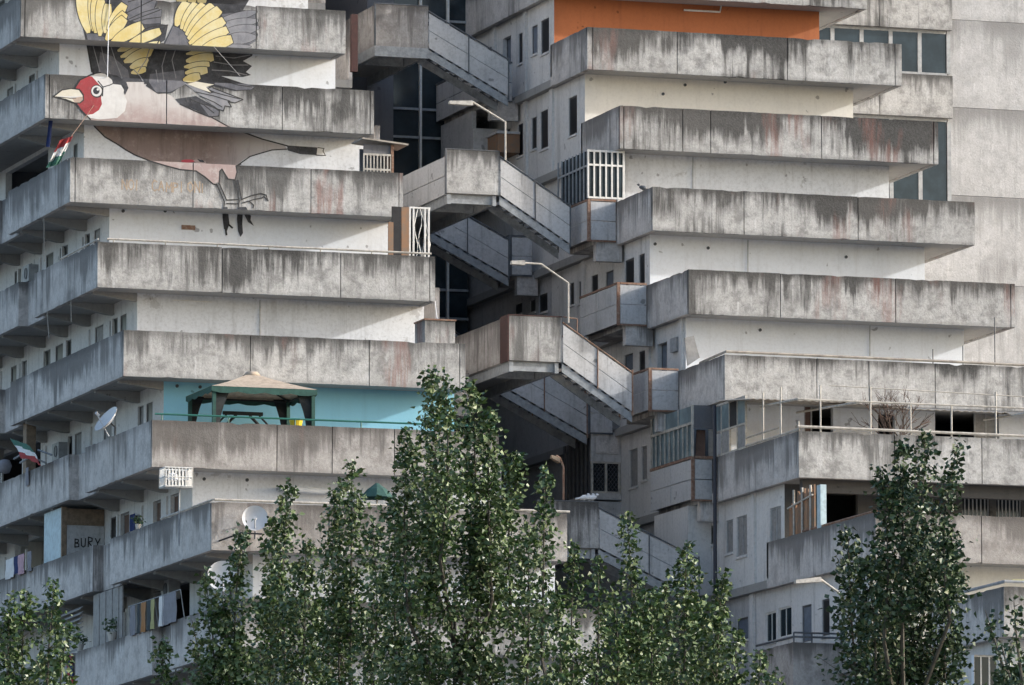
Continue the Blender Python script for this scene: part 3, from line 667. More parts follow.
def mural():
    T = thing('bird_mural', 'goldfinch mural with yellow feathered wings and red face across the left block', 'mural', (-10, -6, 36))
    mm = [M[x] for x in MURM]
    # belly
    b = MB()
    body = [(127, 77), (138, 73), (148, 79), (160, 92), (170, 95), (180, 102), (212, 117), (229, 126), (240, 131), (255, 137), (270, 142), (285, 145.5), (287, 150), (272, 150), (258, 154), (250, 156), (243, 160), (236, 166), (237, 172), (235, 179), (229, 179), (222, 169), (219, 171), (219, 182), (213, 184), (205, 177), (196, 171), (180, 169), (165, 165), (150, 161), (135, 155), (118, 145), (105, 137), (95, 127), (88, 116), (84, 110), (110, 100)]
    spray(b, body, 'mpink')
    spray(b, [(128, 99), (150, 97), (166, 101), (150, 118), (134, 121), (116, 119)], 'mpink')
    spray(b, [(88, 114), (125, 118), (232, 127), (241, 131), (236, 148), (205, 156), (170, 157), (140, 151), (116, 141), (104, 133)], 'mbelly', ('W2',)) if False else spray(b, [(84, 110), (127, 112), (212, 117), (229, 126.5), (240, 131), (262, 139), (285, 145.5)]+body[body.index((287, 150)):], 'mbelly', ('W2',))
    spray(b, [(211, 113), (229, 127), (240, 131), (262, 139), (288, 145.8), (296, 110)], 'mwhite', ('W2',)) if False else None
    stroke(b, [(84, 110), (88, 116), (95, 127), (105, 137), (117, 144), (126, 150), (135, 155), (150, 161), (165, 165.5), (180, 169.5), (196, 171), (205, 177), (213, 184), (217, 185)], 1.4)
    stroke(b, [(211, 117), (229, 127), (240, 131), (262, 139), (288, 146)], 1.3); stroke(b, [(238, 165), (250, 156.5), (258, 154), (272, 150), (288, 149)], 1.2)
    stroke(b, [(219, 184), (220, 171), (222, 169), (228, 179), (235, 180), (237, 172), (236, 166), (241, 164)], 1.2)
    spray(b, ell(188, 161, 7, 1.6), 'mredb', ('W2', 'P3')); spray(b, [(193, 160), (200, 159), (206, 162), (204, 166), (199, 165)], 'mpink'); spray(b, [(197, 159), (203, 160), (205, 162.5), (200, 162)], 'mk')
    b.build('body', mm, T)
    # wings
    w = MB()
    spray(w, [(77, -3), (86, 38), (91, 66), (94, 82), (146, 82), (149, 64), (157, 45), (165, 40), (168, 25), (161, 24), (162, 9.5), (155, 8.5), (158, 2), (152, -3)], 'mk')
    spray(w, [(120, -2), (157, -2), (154, 8), (161.5, 10), (160.5, 23), (145, 24), (128, 20), (126, 6)], 'mg')
    spray(w, [(100, 52), (112, 56), (128, 70), (130, 80), (98, 78)], 'mg', ('W1',))
    spray(w, [(86, 33), (96, 34), (106, 38), (108, 42), (88, 40)], 'mg')
    stroke(w, [(77.5, -2), (86, 38), (92, 72)], 1.6); stroke(w, [(157, -2), (126, 13)], 1); stroke(w, [(160, 10), (128, 22)], 1); stroke(w, [(168, 25), (150, 27), (142, 31)], 1.2)
    for f in ((80.5, -6, 88.5, 33, 10), (91.5, -6, 93, 31, 6), (96, -3, 95.5, 33, 8), (101, 0, 100, 36, 8), (108, 4, 105, 33, 7), (124.5, 4, 107.5, 30, 8), (125, 13, 109, 34, 8), (124.5, 18, 106, 40, 9), (142.5, 25, 111, 43, 9.5), (160.5, 31, 128, 44, 7.5), (160, 42.5, 146, 44.5, 3)):
        feather(w, *f, only=('P1', 'W0'))
    for f in ((122, 42.5, 113.5, 46, 3.5), (137, 43.5, 117.5, 51, 5.5), (152, 45, 120.5, 57, 6.5), (154, 49, 124, 62, 8.5), (149, 61, 130, 67.5, 7.5), (146, 69, 131, 73, 5)):
        feather(w, *f, only=('W1', 'P2'))
    for l_ in ([(128, 2), (141, -2)], [(127, 20), (144, 12), (158, 8)], [(130, 24), (146, 19), (161, 17)], [(100, 40), (104, 60), (112, 78)], [(92, 42), (97, 60), (101, 76)], [(110, 44), (116, 62), (122, 78)], [(134, 70), (140, 76), (143, 81)], [(150, 47), (146, 60), (138, 72)]): stroke(w, l_, .9, 'mlg' if l_[0][1] > 38 else 'mline')
    w.build('wing', mm, T)
    w = MB()
    spray(w, [(181, -3), (180, 3), (173, 25), (163, 45), (150, 70), (146, 86), (158, 94), (172, 93), (183, 85), (188, 82), (215, 86.5), (235, 91), (252, 90), (255, 86), (242, 83), (221, 76), (243, 77), (251, 75), (246, 72), (252, 66), (243, 61), (252, 56), (254, 50), (248, 46), (257, 40), (258, 34), (256, 30), (258.5, 26), (256, 12), (243, 10), (249, 0), (249, -3)], 'mk')
    spray(w, [(144, 84), (147, 64), (156, 44), (166, 43), (160, 70), (152, 84)], 'mk', ('W1', 'P2'))
    stroke(w, [(165, 26), (157, 45), (148, 66), (145, 78)], 1.2)
    spray(w, [(173, 26), (184, 30), (189, 40), (188, 46.5), (165, 44)], 'mg')
    spray(w, [(222, 14), (255, 11), (256, 41), (248, 45.5), (252, 49), (222, 48)], 'mg')
    for f in ((224, 20, 257, 11.5, 6), (226, 25, 258, 20.5, 7), (228, 32, 259, 27.5, 8), (229, 39, 256, 37, 9), (224, 47, 251, 46.5, 4)): feather(w, *f, 'mlg', 1.0, ('P1',))
    spray(w, [(150, 74), (184, 70), (186, 84), (170, 92), (156, 92), (149, 82)], 'mg')
    spray(w, [(184, 83), (213, 88), (243, 99.5), (235, 103), (228, 101.5), (231.5, 107), (225, 106), (223.5, 111), (219, 109.5), (205, 99)], 'mlg')
    spray(w, [(175, 99), (196, 96), (214, 106), (220, 110.5), (219, 116), (210, 117), (195, 110), (180, 104)], 'mk')
    spray(w, [(200, 104), (213, 107), (219.5, 112), (218, 116), (209, 116)], 'mg'); spray(w, [(224, 77), (254, 87), (251, 89.5), (236, 90), (214, 84)], 'mg', ('P2',))
    stroke(w, [(188, 83), (210, 93), (214, 92), (207, 89), (213, 86)], 1); stroke(w, [(213, 88), (243, 99.5), (235, 103), (228, 101.5), (231.5, 107), (225, 106), (223.5, 111), (219, 109.5)], 1.1); stroke(w, [(180, 104), (195, 111), (210, 117), (219, 116), (219.5, 110), (205, 104)], 1.1)
    for f in ((182, -4, 181, 5, 8), (193, -3, 190, 4, 7), (204, -3, 199, 5, 7)): feather(w, *f, only=('W0',))
    for f in ((187, 2, 176, 26, 9), (196, 3, 181, 29, 7.5), (204, 4, 184, 31, 8), (213, 5, 186, 35, 9), (219.5, 9, 188, 39, 9.5), (224, 20, 189, 43.5, 8.5), (227.5, 29.5, 191, 47.5, 8), (232, 39, 201, 49, 9)): feather(w, *f, only=('P1',))
    for f in ((217, 48.5, 186, 54, 5), (213.5, 57, 186, 61, 8), (209.5, 64, 184, 67, 5.5), (207.5, 70, 185, 73, 6.5), (200, 76, 183, 80, 6.5)): feather(w, *f, only=('W1', 'P2'))
    for l_ in ([(216, 56), (234, 58), (250, 55)], [(214, 62), (232, 65), (248, 65)], [(212, 70), (230, 71), (247, 75)], [(176, 48), (172, 60), (176, 78)], [(166, 52), (162, 66), (164, 82)], [(156, 70), (158, 82)], [(225, 48), (240, 50), (251, 48)]): stroke(w, l_, .9, 'mlg')
    for l_ in ([(196, 92), (214, 96), (230, 101)], [(200, 96), (214, 102), (222, 107)], [(206, 90), (224, 95), (240, 99)], [(190, 99), (204, 105), (214, 113)], [(222, 80), (238, 85), (252, 87)]): stroke(w, l_, .9)
    spray(w, [(187, 84), (196, 81.5), (214, 84.5), (206, 87), (211, 92.5), (203, 90)], 'mcream', ('P2',))
    w.build('wing', mm, T)
    # head
    h = MB()
    spray(h, [(105, 73), (117, 75.5), (126, 81), (128.5, 88), (125, 95), (121, 87), (112, 85), (110, 79)], 'mk')
    spray(h, [(89, 77), (98, 72.8), (105, 74), (112, 80), (113, 84), (121, 85), (124, 90), (123.5, 93), (127, 101), (125, 111), (117, 118), (100, 119.5), (90, 118), (85, 113), (95, 95)], 'mwhite')
    spray(h, [(74.5, 88), (80, 80), (88, 76), (92, 76.5), (96, 81), (100.5, 86), (102.5, 92), (101, 98), (102, 104), (99, 110), (93, 114), (87, 115), (81, 110), (77, 104), (83.5, 100), (84, 95), (80, 89)], 'mred')
    stroke(h, [(74.5, 89), (80, 80), (88, 76), (94, 73.5), (101, 72.5)], 1.2); stroke(h, [(76, 103), (81, 110), (88, 117)], 1.3); stroke(h, [(103, 87), (110, 85), (113, 83.5)], 1)
    stroke(h, [(98, 81), (103, 87), (102.5, 96)], 1.1)
    h.build('head', mm, T)
    k = MB(); bk = [(53.5, 96.5), (62, 90), (71, 88.5), (79, 89.5), (83, 95), (83.5, 100), (80, 103), (75, 103), (66, 99.5)]
    spray(k, bk, 'mcream'); spray(k, [(72, 98), (83, 96.5), (83.5, 100), (80, 103), (75, 103)], 'mtan'); spray(k, [(56, 96.3), (74, 98), (83, 96), (74, 96.4)], 'mwhite'); stroke(k, bk+bk[:1], 1.1); stroke(k, [(54, 96.6), (70, 98.2), (76, 98)], .8)
    k.build('beak', mm, T)
    e = MB(); spray(e, ell(97, 91.2, 6.4, 6.6), 'mline'); spray(e, ell(96.6, 91, 5.3, 5.5), 'mwhite'); spray(e, ell(96.3, 90.8, 3.3, 3.5), 'mk'); spray(e, ell(97.8, 89.4, 1.2, 1.3, 10), 'mwhite'); e.build('eye', mm, T)
    t = MB(); spray(t, [(287, 145.4), (318, 147.5), (316.5, 155), (300, 154), (288, 150.5)], 'mk'); spray(t, [(317.5, 147.5), (324, 148.5), (323, 151), (325.5, 155.5), (316.5, 155)], 'mwhite'); stroke(t, [(318, 147.5), (324, 148.5), (323, 151), (325.5, 155.5), (316, 155)], .8); t.build('tail', mm, T)
    l = MB()
    stroke(l, [(216.5, 184), (224.5, 202), (223.5, 209)], 1.2); stroke(l, [(219.5, 184), (226.5, 200), (239, 199.5)], 1.2); stroke(l, [(226.5, 203.5), (238, 203.8)], 1.2)
    spray(l, [(223, 207), (227.5, 207), (229.5, 224), (227, 231), (224, 229), (222.5, 217)], 'mk'); stroke(l, [(228, 224), (232.5, 228)], 1.8); stroke(l, [(225.5, 228), (226.5, 235)], 1.8)
    l.build('leg', mm, T); l = MB()
    stroke(l, [(234.8, 180), (239, 201), (238.5, 209)], 1.2); stroke(l, [(237.8, 180), (241.5, 199.5), (252, 195.5), (261, 193.5), (266, 195), (268, 201)], 1.3); stroke(l, [(242.5, 203), (254, 199.5), (262, 198), (264, 196.5), (267.5, 200.5)], 1.1); stroke(l, [(249, 201), (253.5, 205), (253, 208)], 1.2)
    spray(l, [(238, 207), (243, 207), (242.3, 224), (243, 233), (240.5, 237), (238, 231), (237, 219)], 'mk'); spray(l, [(242.5, 207), (246, 207), (251, 216), (250.5, 220), (254, 226), (248, 222), (244.5, 215)], 'mk')
    l.build('leg', mm, T)
mural()
GL = {'N': [[(0, 0), (0, 1), (.6, 0), (.6, 1)]], 'O': [[(.3, 0), (.02, .3), (.05, .8), (.35, 1), (.62, .7), (.6, .25), (.3, 0)]], 'I': [[(.1, 0), (.12, 1)]], 'C': [[(.6, .85), (.3, 1), (.02, .7), (.03, .25), (.3, 0), (.6, .15)]],
  'A': [[(0, 0), (.3, 1), (.6, 0)], [(.12, .38), (.5, .38)]], 'M': [[(0, 0), (.05, 1), (.35, .4), (.65, 1), (.7, 0)]], 'P': [[(0, 0), (.02, 1), (.5, .95), (.55, .6), (.02, .45)]], 'B': [[(0, 0), (.02, 1), (.45, .9), (.4, .6), (.02, .52), (.5, .4), (.5, .08), (0, 0)]],
  'U': [[(0, 1), (.02, .2), (.25, 0), (.5, .15), (.55, 1)]], 'R': [[(0, 0), (.02, 1), (.5, .9), (.48, .6), (.02, .5), (.55, 0)]], 'Y': [[(0, 1), (.3, .5), (.6, 1)], [(.3, .5), (.25, 0)]]}
def letters(word, x, y, z, h, w, mat, parent, slope=0.0):
    mb = MB(); R4 = random.Random(len(word))
    for ch in word:
        dz = R4.uniform(-.06, .06)*h; s = R4.uniform(.85, 1.1)
        for st in GL[ch]:
            P = [(x+a*h*.85, z+dz+b*h*s) for a, b in st]
            for (a, b), (c, d) in zip(P, P[1:]):
                L = math.hypot(c-a, d-b) or 1; nx, nz = -(d-b)/L*w/2, (c-a)/L*w/2; ex, ez = (c-a)/L*w*.4, (d-b)/L*w*.4; yy = y-R4.uniform(.003, .006)
                mb.poly([(a-nx-ex, yy, b-nz-ez), (c-nx+ex, yy, d-nz+ez), (c+nx+ex, yy, d+nz+ez), (a+nx-ex, yy, b+nz-ez)])
        x += h*.85*R4.uniform(.78, .95); z += slope*h
    return mb.build('graffiti', M[mat], parent)
x, z = PY(122, 189, YL[3]); letters('NOI', x, YL[3], z, .30, .035, 'gorange', LB)
x, z = PY(152, 190.5, YL[3]); letters('CAMPIONI', x, YL[3], z, .30, .04, 'gorange', LB)
# ------------------------------------------------------------------ gazebo on the turquoise terrace
def gazebo():
    y0, y1 = YL[6]+.75, YL[6]+3.3; zf = Zb[6]+.30
    xa = PY(214, 390, y0)[0]; xb = PY(313, 390, y0)[0]; ze = PY(250, 387.5, y0)[1]; zt = ze+.50
    T = thing('gazebo', 'beige-roofed garden gazebo with dark green posts and netting on the turquoise terrace', 'gazebo', ((xa+xb)/2, (y0+y1)/2, zf))
    cx, cy = (xa+xb)/2, (y0+y1)/2; r = MB(); q = [(xa-.1, y0-.1), (xb+.1, y0-.1), (xb+.1, y1+.1), (xa-.1, y1+.1)]; s = .22
    t = [(cx-s, cy-s), (cx+s, cy-s), (cx+s, cy+s), (cx-s, cy+s)]
    for i in range(4):
        a, b = q[i], q[(i+1) % 4]; c, d = t[(i+1) % 4], t[i]; n = 4
        for j in range(n):
            f0, f1 = j/n, (j+1)/n; sag = lambda f: -.03*math.sin(math.pi*f)
            L = lambda p, w, f: (p[0]+(w[0]-p[0])*f, p[1]+(w[1]-p[1])*f, ze+(zt-ze)*f+sag(f))
            r.poly([L(a, d, f0), L(b, c, f0), L(b, c, f1), L(a, d, f1)]); up = Vector((0, 0, -.02))
            r.poly([Vector(L(a, d, f1))+up, Vector(L(b, c, f1))+up, Vector(L(b, c, f0))+up, Vector(L(a, d, f0))+up])
    r.hexa([(x, y, zt) for x, y in t], [(x*.6+cx*.4, y*.6+cy*.4, zt+.12) for x, y in t])
    r.build('canopy', M['canvas'], T, True)
    v = MB()
    for i in range(4):
        a, b = Vector(q[i]+(ze-.005,)), Vector(q[(i+1) % 4]+(ze-.005,)); n = 12; dp = [.14+.06*abs(math.sin(j*1.05)) for j in range(n+1)]
        for j in range(n):
            p0, p1 = a.lerp(b, j/n), a.lerp(b, (j+1)/n)
            v.poly([p0-Vector((0, 0, dp[j])), p1-Vector((0, 0, dp[j+1])), p1, p0])
    v.build('valance', M['green'], T)
    for x, y in ((xa, y0), (xb, y0), (xb, y1), (xa, y1)):
        p = MB(); p.box(x-.05, x+.05, y-.05, y+.05, zf, ze-.01); p.build('post', M['green'], T)
    for (xx, w) in ((xa, .55), (xb, -.55)):
        c = MB(); n = 8
        for yy, sh in ((y0, 1), (y1, .8)):
            for j in range(n):
                f0, f1 = j/n, (j+1)/n; prof = lambda f: w*sh*(.35+.65*abs(2*f-1)**1.6)
                c.poly([(xx, yy+.02+.03*math.sin(j*3), zf+(ze-zf)*f0), (xx+prof(f0), yy+.05, zf+(ze-zf)*f0), (xx+prof(f1), yy+.05, zf+(ze-zf)*f1), (xx, yy+.02+.03*math.sin(j*3+3), zf+(ze-zf)*f1)])
        c.build('net_curtain', M['gauze'], T)
    f = MB()
    for (a, b) in (((xa, y0), (xb, y0)), ((xa, y1), (xb, y1)), ((xa, y0), (xa, y1)), ((xb, y0), (xb, y1))):
        f.tube([(a[0], a[1], ze-.06), (b[0], b[1], ze-.06)], .03)
    for x, y in ((xa, y0), (xb, y0), (xb, y1), (xa, y1)): f.tube([(x, y, ze-.05), (cx, cy, zt-.06)], .025)
    for sx in (-1, 1):
        f.tube([(cx+sx*.2, y1-.4, ze-.55), (cx+sx*1.3, y1-.4, zf+.6)], .045); f.tube([(cx+sx*.5, y1-.4, ze-.55), (cx+sx*1.55, y1-.4, zf+.6)], .03)
    f.tube([(cx-.6, y1-.4, ze-.5), (cx+.6, y1-.4, ze-.5)], .06)
    f.build('frame', M['gauze'], T)
    b = MB(); x, z = PY(296, 424, YL[6]+.4); b.lathe((x, YL[6]+.4, z-.1), (0, 0, 1), [(0, 0), (0, .16), (.22, .2), (.24, .2), (.24, 0)], 14)
    tag(b.build('bucket', M['yellow']), 'bright yellow plastic bucket behind the parapet under the gazebo', 'bucket')
    rl = MB(); rl.tube([(XL0+.1, YL[6]+.07, Zb[6]+PH+.18), (XL1-.1, YL[6]+.07, Zb[6]+PH+.18)], .03)
    for i in range(6): xx = XL0+.3+i*2; rl.tube([(xx, YL[6]+.07, Zb[6]+PH), (xx, YL[6]+.07, Zb[6]+PH+.18)], .02)
    tag(rl.build('railing', M['greenpipe']), 'low green pipe railing on the parapet in front of the gazebo', 'railing')
gazebo()
# ------------------------------------------------------------------ lamps, dishes, flags, birds
def lamp(pts, Y, label, head, mat='pipe', r=.035, hd=.10, box=None):
    w = [(*[PY(x, y, Y)[0]], Y, PY(x, y, Y)[1]) for x, y in pts]
    T = thing('street_lamp', label, 'lamp', w[0], 'bent arm lamps on the bridges and walls')
    a = MB(); a.tube(w, r, 8); a.build('arm', M[mat], T)
    (x0, y0), (x1, y1) = head; p, q = PY(x0, y0, Y), PY(x1, y1, Y); h = MB()
    h.hexa([(p[0], Y-.10, p[1]-.10), (q[0], Y-.13, q[1]-.12), (q[0], Y+.13, q[1]-.12), (p[0], Y+.10, p[1]-.10)], [(p[0], Y-.07, p[1]+.0), (q[0], Y-.1, q[1]+.03), (q[0], Y+.1, q[1]+.03), (p[0], Y+.07, p[1]+.0)])
    h.build('lamp_head', M['pipe'] if mat == 'pipe' else M['wood'], T)
lamp([(505.3, 160), (505.3, 122), (471, 101)], -1.78, 'pale bent lamp arm over the second stair bridge from the top', ((449, 101), (472, 102)))
lamp([(568.3, 323), (568.3, 283), (541, 264), (511, 262)], -8.08, 'bent lamp arm with a straight thin tip above the red-posted stair bridge', ((511, 261), (524, 261.5)), r=.032)
lamp([(563.5, 500), (563.5, 467), (560, 458), (556, 455.5)], -11.45, 'short rusty hooked lamp on the lowest stair bridge', ((551, 455), (559, 459)), 'rust', .034)
lamp([(846, 604), (838, 592), (820, 579)], -26.2, 'lamp with a pale flat head on a slanting arm beside the right poplar', ((795, 580), (820, 578)))
def dish(c, normal, r, label, mount=None, holed=False):
    c = Vector(c); n = Vector(normal).normalized(); T = thing('satellite_dish', label, 'satellite dish', c, 'satellite dishes on the balconies')
    d = MB(); pr = [(.16*r*2*((i/7)**2), r*i/7) for i in range(8)]; d.lathe(c, n, pr, 26); d.lathe(c-n*.02, n, [(h, q) for h, q in pr[::-1]], 26)
    d.lathe(c, n, [(.32*r-.02, r), (.32*r+.004, r*1.01)], 26); d.build('reflector', M['dish'], T, True)
    f = MB(); a = c+n*(.02)-Vector((0, 0, r*.95)); tip = c+n*(r*1.15)-Vector((0, 0, .2*r)); f.tube([a, tip], .02); f.lathe(tip, -n, [(-.03, .0), (-.03, .05), (.1, .05), (.1, 0)], 8); f.build('feed_arm', M['dish'], T)
    m = MB(); bk = c-n*.06; m.tube([bk, bk-n*.18, bk-n*.18-Vector((0, 0, (mount or r*1.1)))], .03); m.build('mount', M['darksteel'], T)
y, z = PX(111, 422, XL0+.0); dish((XL0-.05, y, z), tuple(-RV*.66+UV*.62-WV*.30), .46, 'tilted dish seen edge-on on a side balcony near the gazebo', .6)
x, z = PY(255, 519, YL[7]-.35); dish((x, YL[7]-.35, z), (-.3, -1, .15), .36, 'pale round dish facing the street above a black bracket', .5)
x, z = PY(223, 577, YL[8]+.35); dish((x, YL[8]+.35, z), (-.3, -1, .15), .43, 'lower pale round dish beside the poplar leaves', .8)
def bracket():
    b = MB(); Y = YL[7]-.5; P = lambda x, y, yy: (PY(x, y, yy)[0], yy, PY(x, y, yy)[1])
    b.tube([P(219, 541, YL[7]), P(241, 533, Y), P(262, 534, Y)], .025); b.tube([P(241, 533, Y), P(240.5, 594, Y)], .025)
    tag(b.build('bracket', M['black']), 'black steel bracket projecting from the parapet under a round dish', 'bracket')
bracket()
def cloth(name, label, cat, P0, U, V, nu, nv, mats, bands=None, wave=.05, group=None, nrm=None):
    mb = MB(); P0, U, V = Vector(P0), Vector(U), Vector(V); N = (nrm and Vector(nrm)) or U.cross(V).normalized(); ph = RN.random()*6
    pt = lambda i, j: P0+U*(i/nu)+V*(j/nv)+N*(wave*math.sin(i*1.9+ph)+wave*.5*math.sin(j*1.3+i+ph))*(.35+.65*j/nv)
    for i in range(nu):
        for j in range(nv): mb.poly([pt(i, j), pt(i+1, j), pt(i+1, j+1), pt(i, j+1)], bands(i, j) if bands else 0)
    o = mb.build(name, [M[m] for m in mats]); md = o.modifiers.new('thick', 'SOLIDIFY'); md.thickness = .012
    return tag(o, label, cat, group)
def XP(px, py, X): y, z = PX(px, py, X); return Vector((X, y, z))
def YP(px, py, Y): x, z = PY(px, py, Y); return Vector((x, Y, z))
a = YP(71, 138, -5.9); b = YP(58, 141, -5.7); c_ = YP(57, 164, -5.7); 
cloth('flag', 'crumpled green white and red flag hanging below the bird head', 'flag', YP(60, 140, -6.1), YP(73, 136, -6.2)-YP(60, 140, -6.1), YP(46, 168, -5.9)-YP(60, 140, -6.1), 6, 9, ['red', 'clothwhite', 'clothgreen'], lambda i, j: min(2, (j*3+i)//10), .09)
cloth('blue_cloth', 'dark blue cloth hanging from a cord under the bird-beak balcony', 'cloth', YP(49, 118, -2.4), YP(53, 118, -2.4)-YP(49, 118, -2.4), YP(46, 147, -2.3)-YP(49, 118, -2.4), 4, 7, ['clothblue'], None, .05)
cloth('flag', 'green white and red flag flying in front of the dark loggia', 'flag', XP(10, 438, XL0-.3), XP(31, 446, XL0-.5)-XP(10, 438, XL0-.3), XP(22, 457, XL0-.3)-XP(10, 438, XL0-.3), 8, 6, ['clothgreen', 'clothwhite', 'red'], lambda i, j: min(2, j//2), .07)
def cable(pts, label, mat='pipe', r=.013):
    m = MB(); m.tube(pts, r, 5); tag(m.build('cable', M[mat]), label, 'cable', 'cords and cables strung across the facades')
cable([YP(110, -14, .0), YP(108.6, 25, -.05), YP(107.5, 77, -3.1)], 'thin white cord hanging straight down onto the bird head', 'clothwhite', .014)
cable([YP(94, 105, -3.06), YP(82, 122, -4.3), YP(70, 138, -6.1)], 'thin brown cord running from the bird face down to the flag', 'rust', .009)
cable([YP(214, 47, -.02), YP(240, 76, -3.1)], 'faint slanting cord across the right wing of the bird', 'pipe', .01)
cable([XP(44, 218, XL0+.02), XP(44.2, 262, XL0+.05)], 'faint upright cord on the balcony below the bird belly', 'pipe', .012)
cable([XP(71, 300, XL0+.02), XP(71.3, 322, XL0+.03)], 'short faint cord under the fourth parapet', 'pipe', .012)
cable([XP(47, 310, XL0+.02), XP(49, 338, XL0+.03)], 'short faint cord beside the jog of the fourth balcony', 'pipe', .012)
cable([YP(435, 301, YL[4]+.05), YP(437, 318, -10), YP(439, 320, -11.4)], 'white cord dangling beside the small concrete kiosk', 'clothwhite', .014)
def pigeon(P, label, mat, d=1):
    P = Vector(P); m = MB(); ax = Vector((d, .2, .25)).normalized()
    m.lathe(P+Vector((0, 0, .12))-ax*.15, ax, [(0, .0), (.04, .04), (.13, .075), (.22, .06), (.27, .03)], 8); m.lathe(P+Vector((d*.13, .02, .21)), (d, 0, .1), [(-.04, 0), (-.01, .04), (.03, .035), (.05, .012), (.08, 0)], 8)
    m.tube([P+Vector((-d*.13, 0, .09)), P+Vector((-d*.27, 0, .06))], .03, 5); m.tube([P, P+Vector((0, 0, .08))], .012, 4)
    tag(m.build('pigeon', M[mat], None, True), label, 'bird', 'pigeons perched on the concrete edges')
pigeon((XR0+.4-.75, YR[3]+.6, Zb[3]+PH) if False else (XR0+.07, YR[3]+1.1, Zb[3]+PH), 'dark pigeon on the parapet corner right of the white grille', 'darksteel', -1)
for px in (584, 589, 593): pigeon((PY(px, 498, -11.44)[0], -11.44, Zb[7]+1.5+1.40), 'white pigeon on the lowest stair landing', 'clothwhite', 1)
# ------------------------------------------------------------------ enclosures added by residents
def grille(T, name, pts0, U, V, nu, nv, r, mat):
    m = MB(); P0, U, V = Vector(pts0), Vector(U), Vector(V)
    for i in range(nu+1): m.tube([P0+U*(i/nu), P0+U*(i/nu)+V], r, 4)
    for j in range(nv+1): m.tube([P0+V*(j/nv), P0+V*(j/nv)+U], r, 4)
    return m.build(name, M[mat], T)
def bars_bridge():                     # white barred enclosure on the third-level entrance balcony
    T = thing('barred_enclosure', 'white barred cage enclosing the entrance balcony over the second stair bridge', 'enclosure', (2.1, -2.4, Zb[3]+1.4))
    z0, z1 = Zb[3]+1.45, Zb[2]-.02; x0 = 1.73; y0 = -2.38
    g = MB()
    for i in range(7): x = x0+(XRW-.05-x0)*i/6; g.box(x-.025, x+.025, y0, y0+.04, z0, z1)
    for z in (z0+.02, z0+1.05, z1-.04): g.box(x0, XRW-.03, y0+.003, y0+.037, z-.03, z+.03)
    g.build('front_grille', M['whitepaint'], T)
    s = MB()
    for i in range(9): y = y0+.08+i*.36; s.box(x0-.02, x0+.02, y, y+.04, z0, z1)
    s.box(x0-.018, x0+.018, y0+.05, y0+3, z0+1.0, z0+1.06); s.build('side_grille', M['frame'], T)
    g = MB(); g.box(x0+.08, XRW-.06, y0+.12, y0+.14, z0, z1); g.box(x0+.08, x0+.1, y0+.15, y0+2.9, z0, z1); g.build('pane', M['blueglass'], T)
bars_bridge()
def glazed_box():                      # glazed veranda on the sixth-level entrance balcony
    x0, yf, L = 2.12, -10.95, 3.8; z0, z1 = Zb[6]+1.45, Zb[5]-.02
    T = thing('glazed_veranda', 'grey glazed veranda with thin bars over a rust-edged balcony', 'veranda', (2, yf, z0))
    s = MB()
    for i in range(10): y = yf+.05+i*(L-.1)/9; s.box(x0-.02, x0+.02, y, y+.035, z0, z1-.5 if i % 3 else z1)
    s.box(x0-.024, x0+.024, yf+.05, yf+L, z1-.58, z1-.5); s.box(x0-.03, x0+.03, yf-.03, yf+.03, z0-.02, z1); s.build('side_frame', M['pipe'], T)
    p = MB(); p.box(x0+.05, x0+.06, yf+.1, yf+L, z0, z1); p.build('pane', M['tealglass'], T)
    t = MB(); t.box(x0+.0, XRW-.02, yf, yf+.04, z1-.7, z1); t.build('top_panel', M['greywall'], T)
    d = MB(); d.hexa([(x0+.1, yf+.02, z0), (x0+.4, yf+.02, z0), (x0+.4, yf+.06, z0), (x0+.1, yf+.06, z0)], [(x0+.2, yf+.2, z1-.72), (x0+.48, yf+.2, z1-.72), (x0+.48, yf+.24, z1-.72), (x0+.2, yf+.24, z1-.72)]); d.build('shutter', M['shutter'], T)
    c = MB(); c.box(x0+.52, XRW-.05, yf+.04, yf+.06, z0, z1-.72); c.build('curtain', M['greyshutter'], T)
    r = MB(); r.box(x0-.04, x0+.04, yf+.05, yf+L, z0-.05, z0-.004); r.box(x0+.06, XRW-.04, yf-.04, yf+.05, z0-.05, z0-.004); r.build('ledge', M['rust'], T)
glazed_box()
def loggia_glazing():                  # glass screen over the sixth-level side parapet
    X = XR0+.07; z0 = Zb[6]+PH; T = thing('glass_screen', 'patched blue glass screen standing on the side parapet of the pergola terrace', 'screen', (X, -13, z0))
    y0 = PX(746, 440, X)[0]; y1 = PX(714, 440, X)[0]; zt = Zb[5]-.05; n = 4
    f = MB()
    for i in range(n+1): y = y0+(y1-y0)*i/n; f.box(X-.03, X+.03, y-.025, y+.025, z0, zt)
    for z in (z0+.03, z0+.75, zt-.03): f.box(X-.027, X+.027, y0, y1, z-.03, z+.03)
    f.build('frame', M['pipe'], T)
    for i, m in enumerate(('tealglass', 'darkinside', 'tealglass', 'tealglass')):
        a, b = y0+(y1-y0)*i/n+.03, y0+(y1-y0)*(i+1)/n-.03; g = MB(); g.box(X-.01, X+.01, a, b, z0+.79, zt-.07); g.build('pane', M[m], T)
        if i != 1: g = MB(); g.box(X-.01, X+.01, a, b, z0+.07, z0+.71); g.build('lower_panel', M['panel' if i % 2 else 'greyshutter'], T)
    r = MB(); r.tube([(X, y0, z0+.06), (X, YR[6]+.1, z0+.06)], .035); r.tube([(X, y0, z0+.3), (X, YR[6]+1.9, z0+.3)], .025)
    for i in range(3): y = y0-(i+1)*1.5; r.tube([(X, y, z0), (X, y, zt-.1 if i < 2 else z0+.3)], .025)
    r.build('rail', M['pipe'], T)
loggia_glazing()
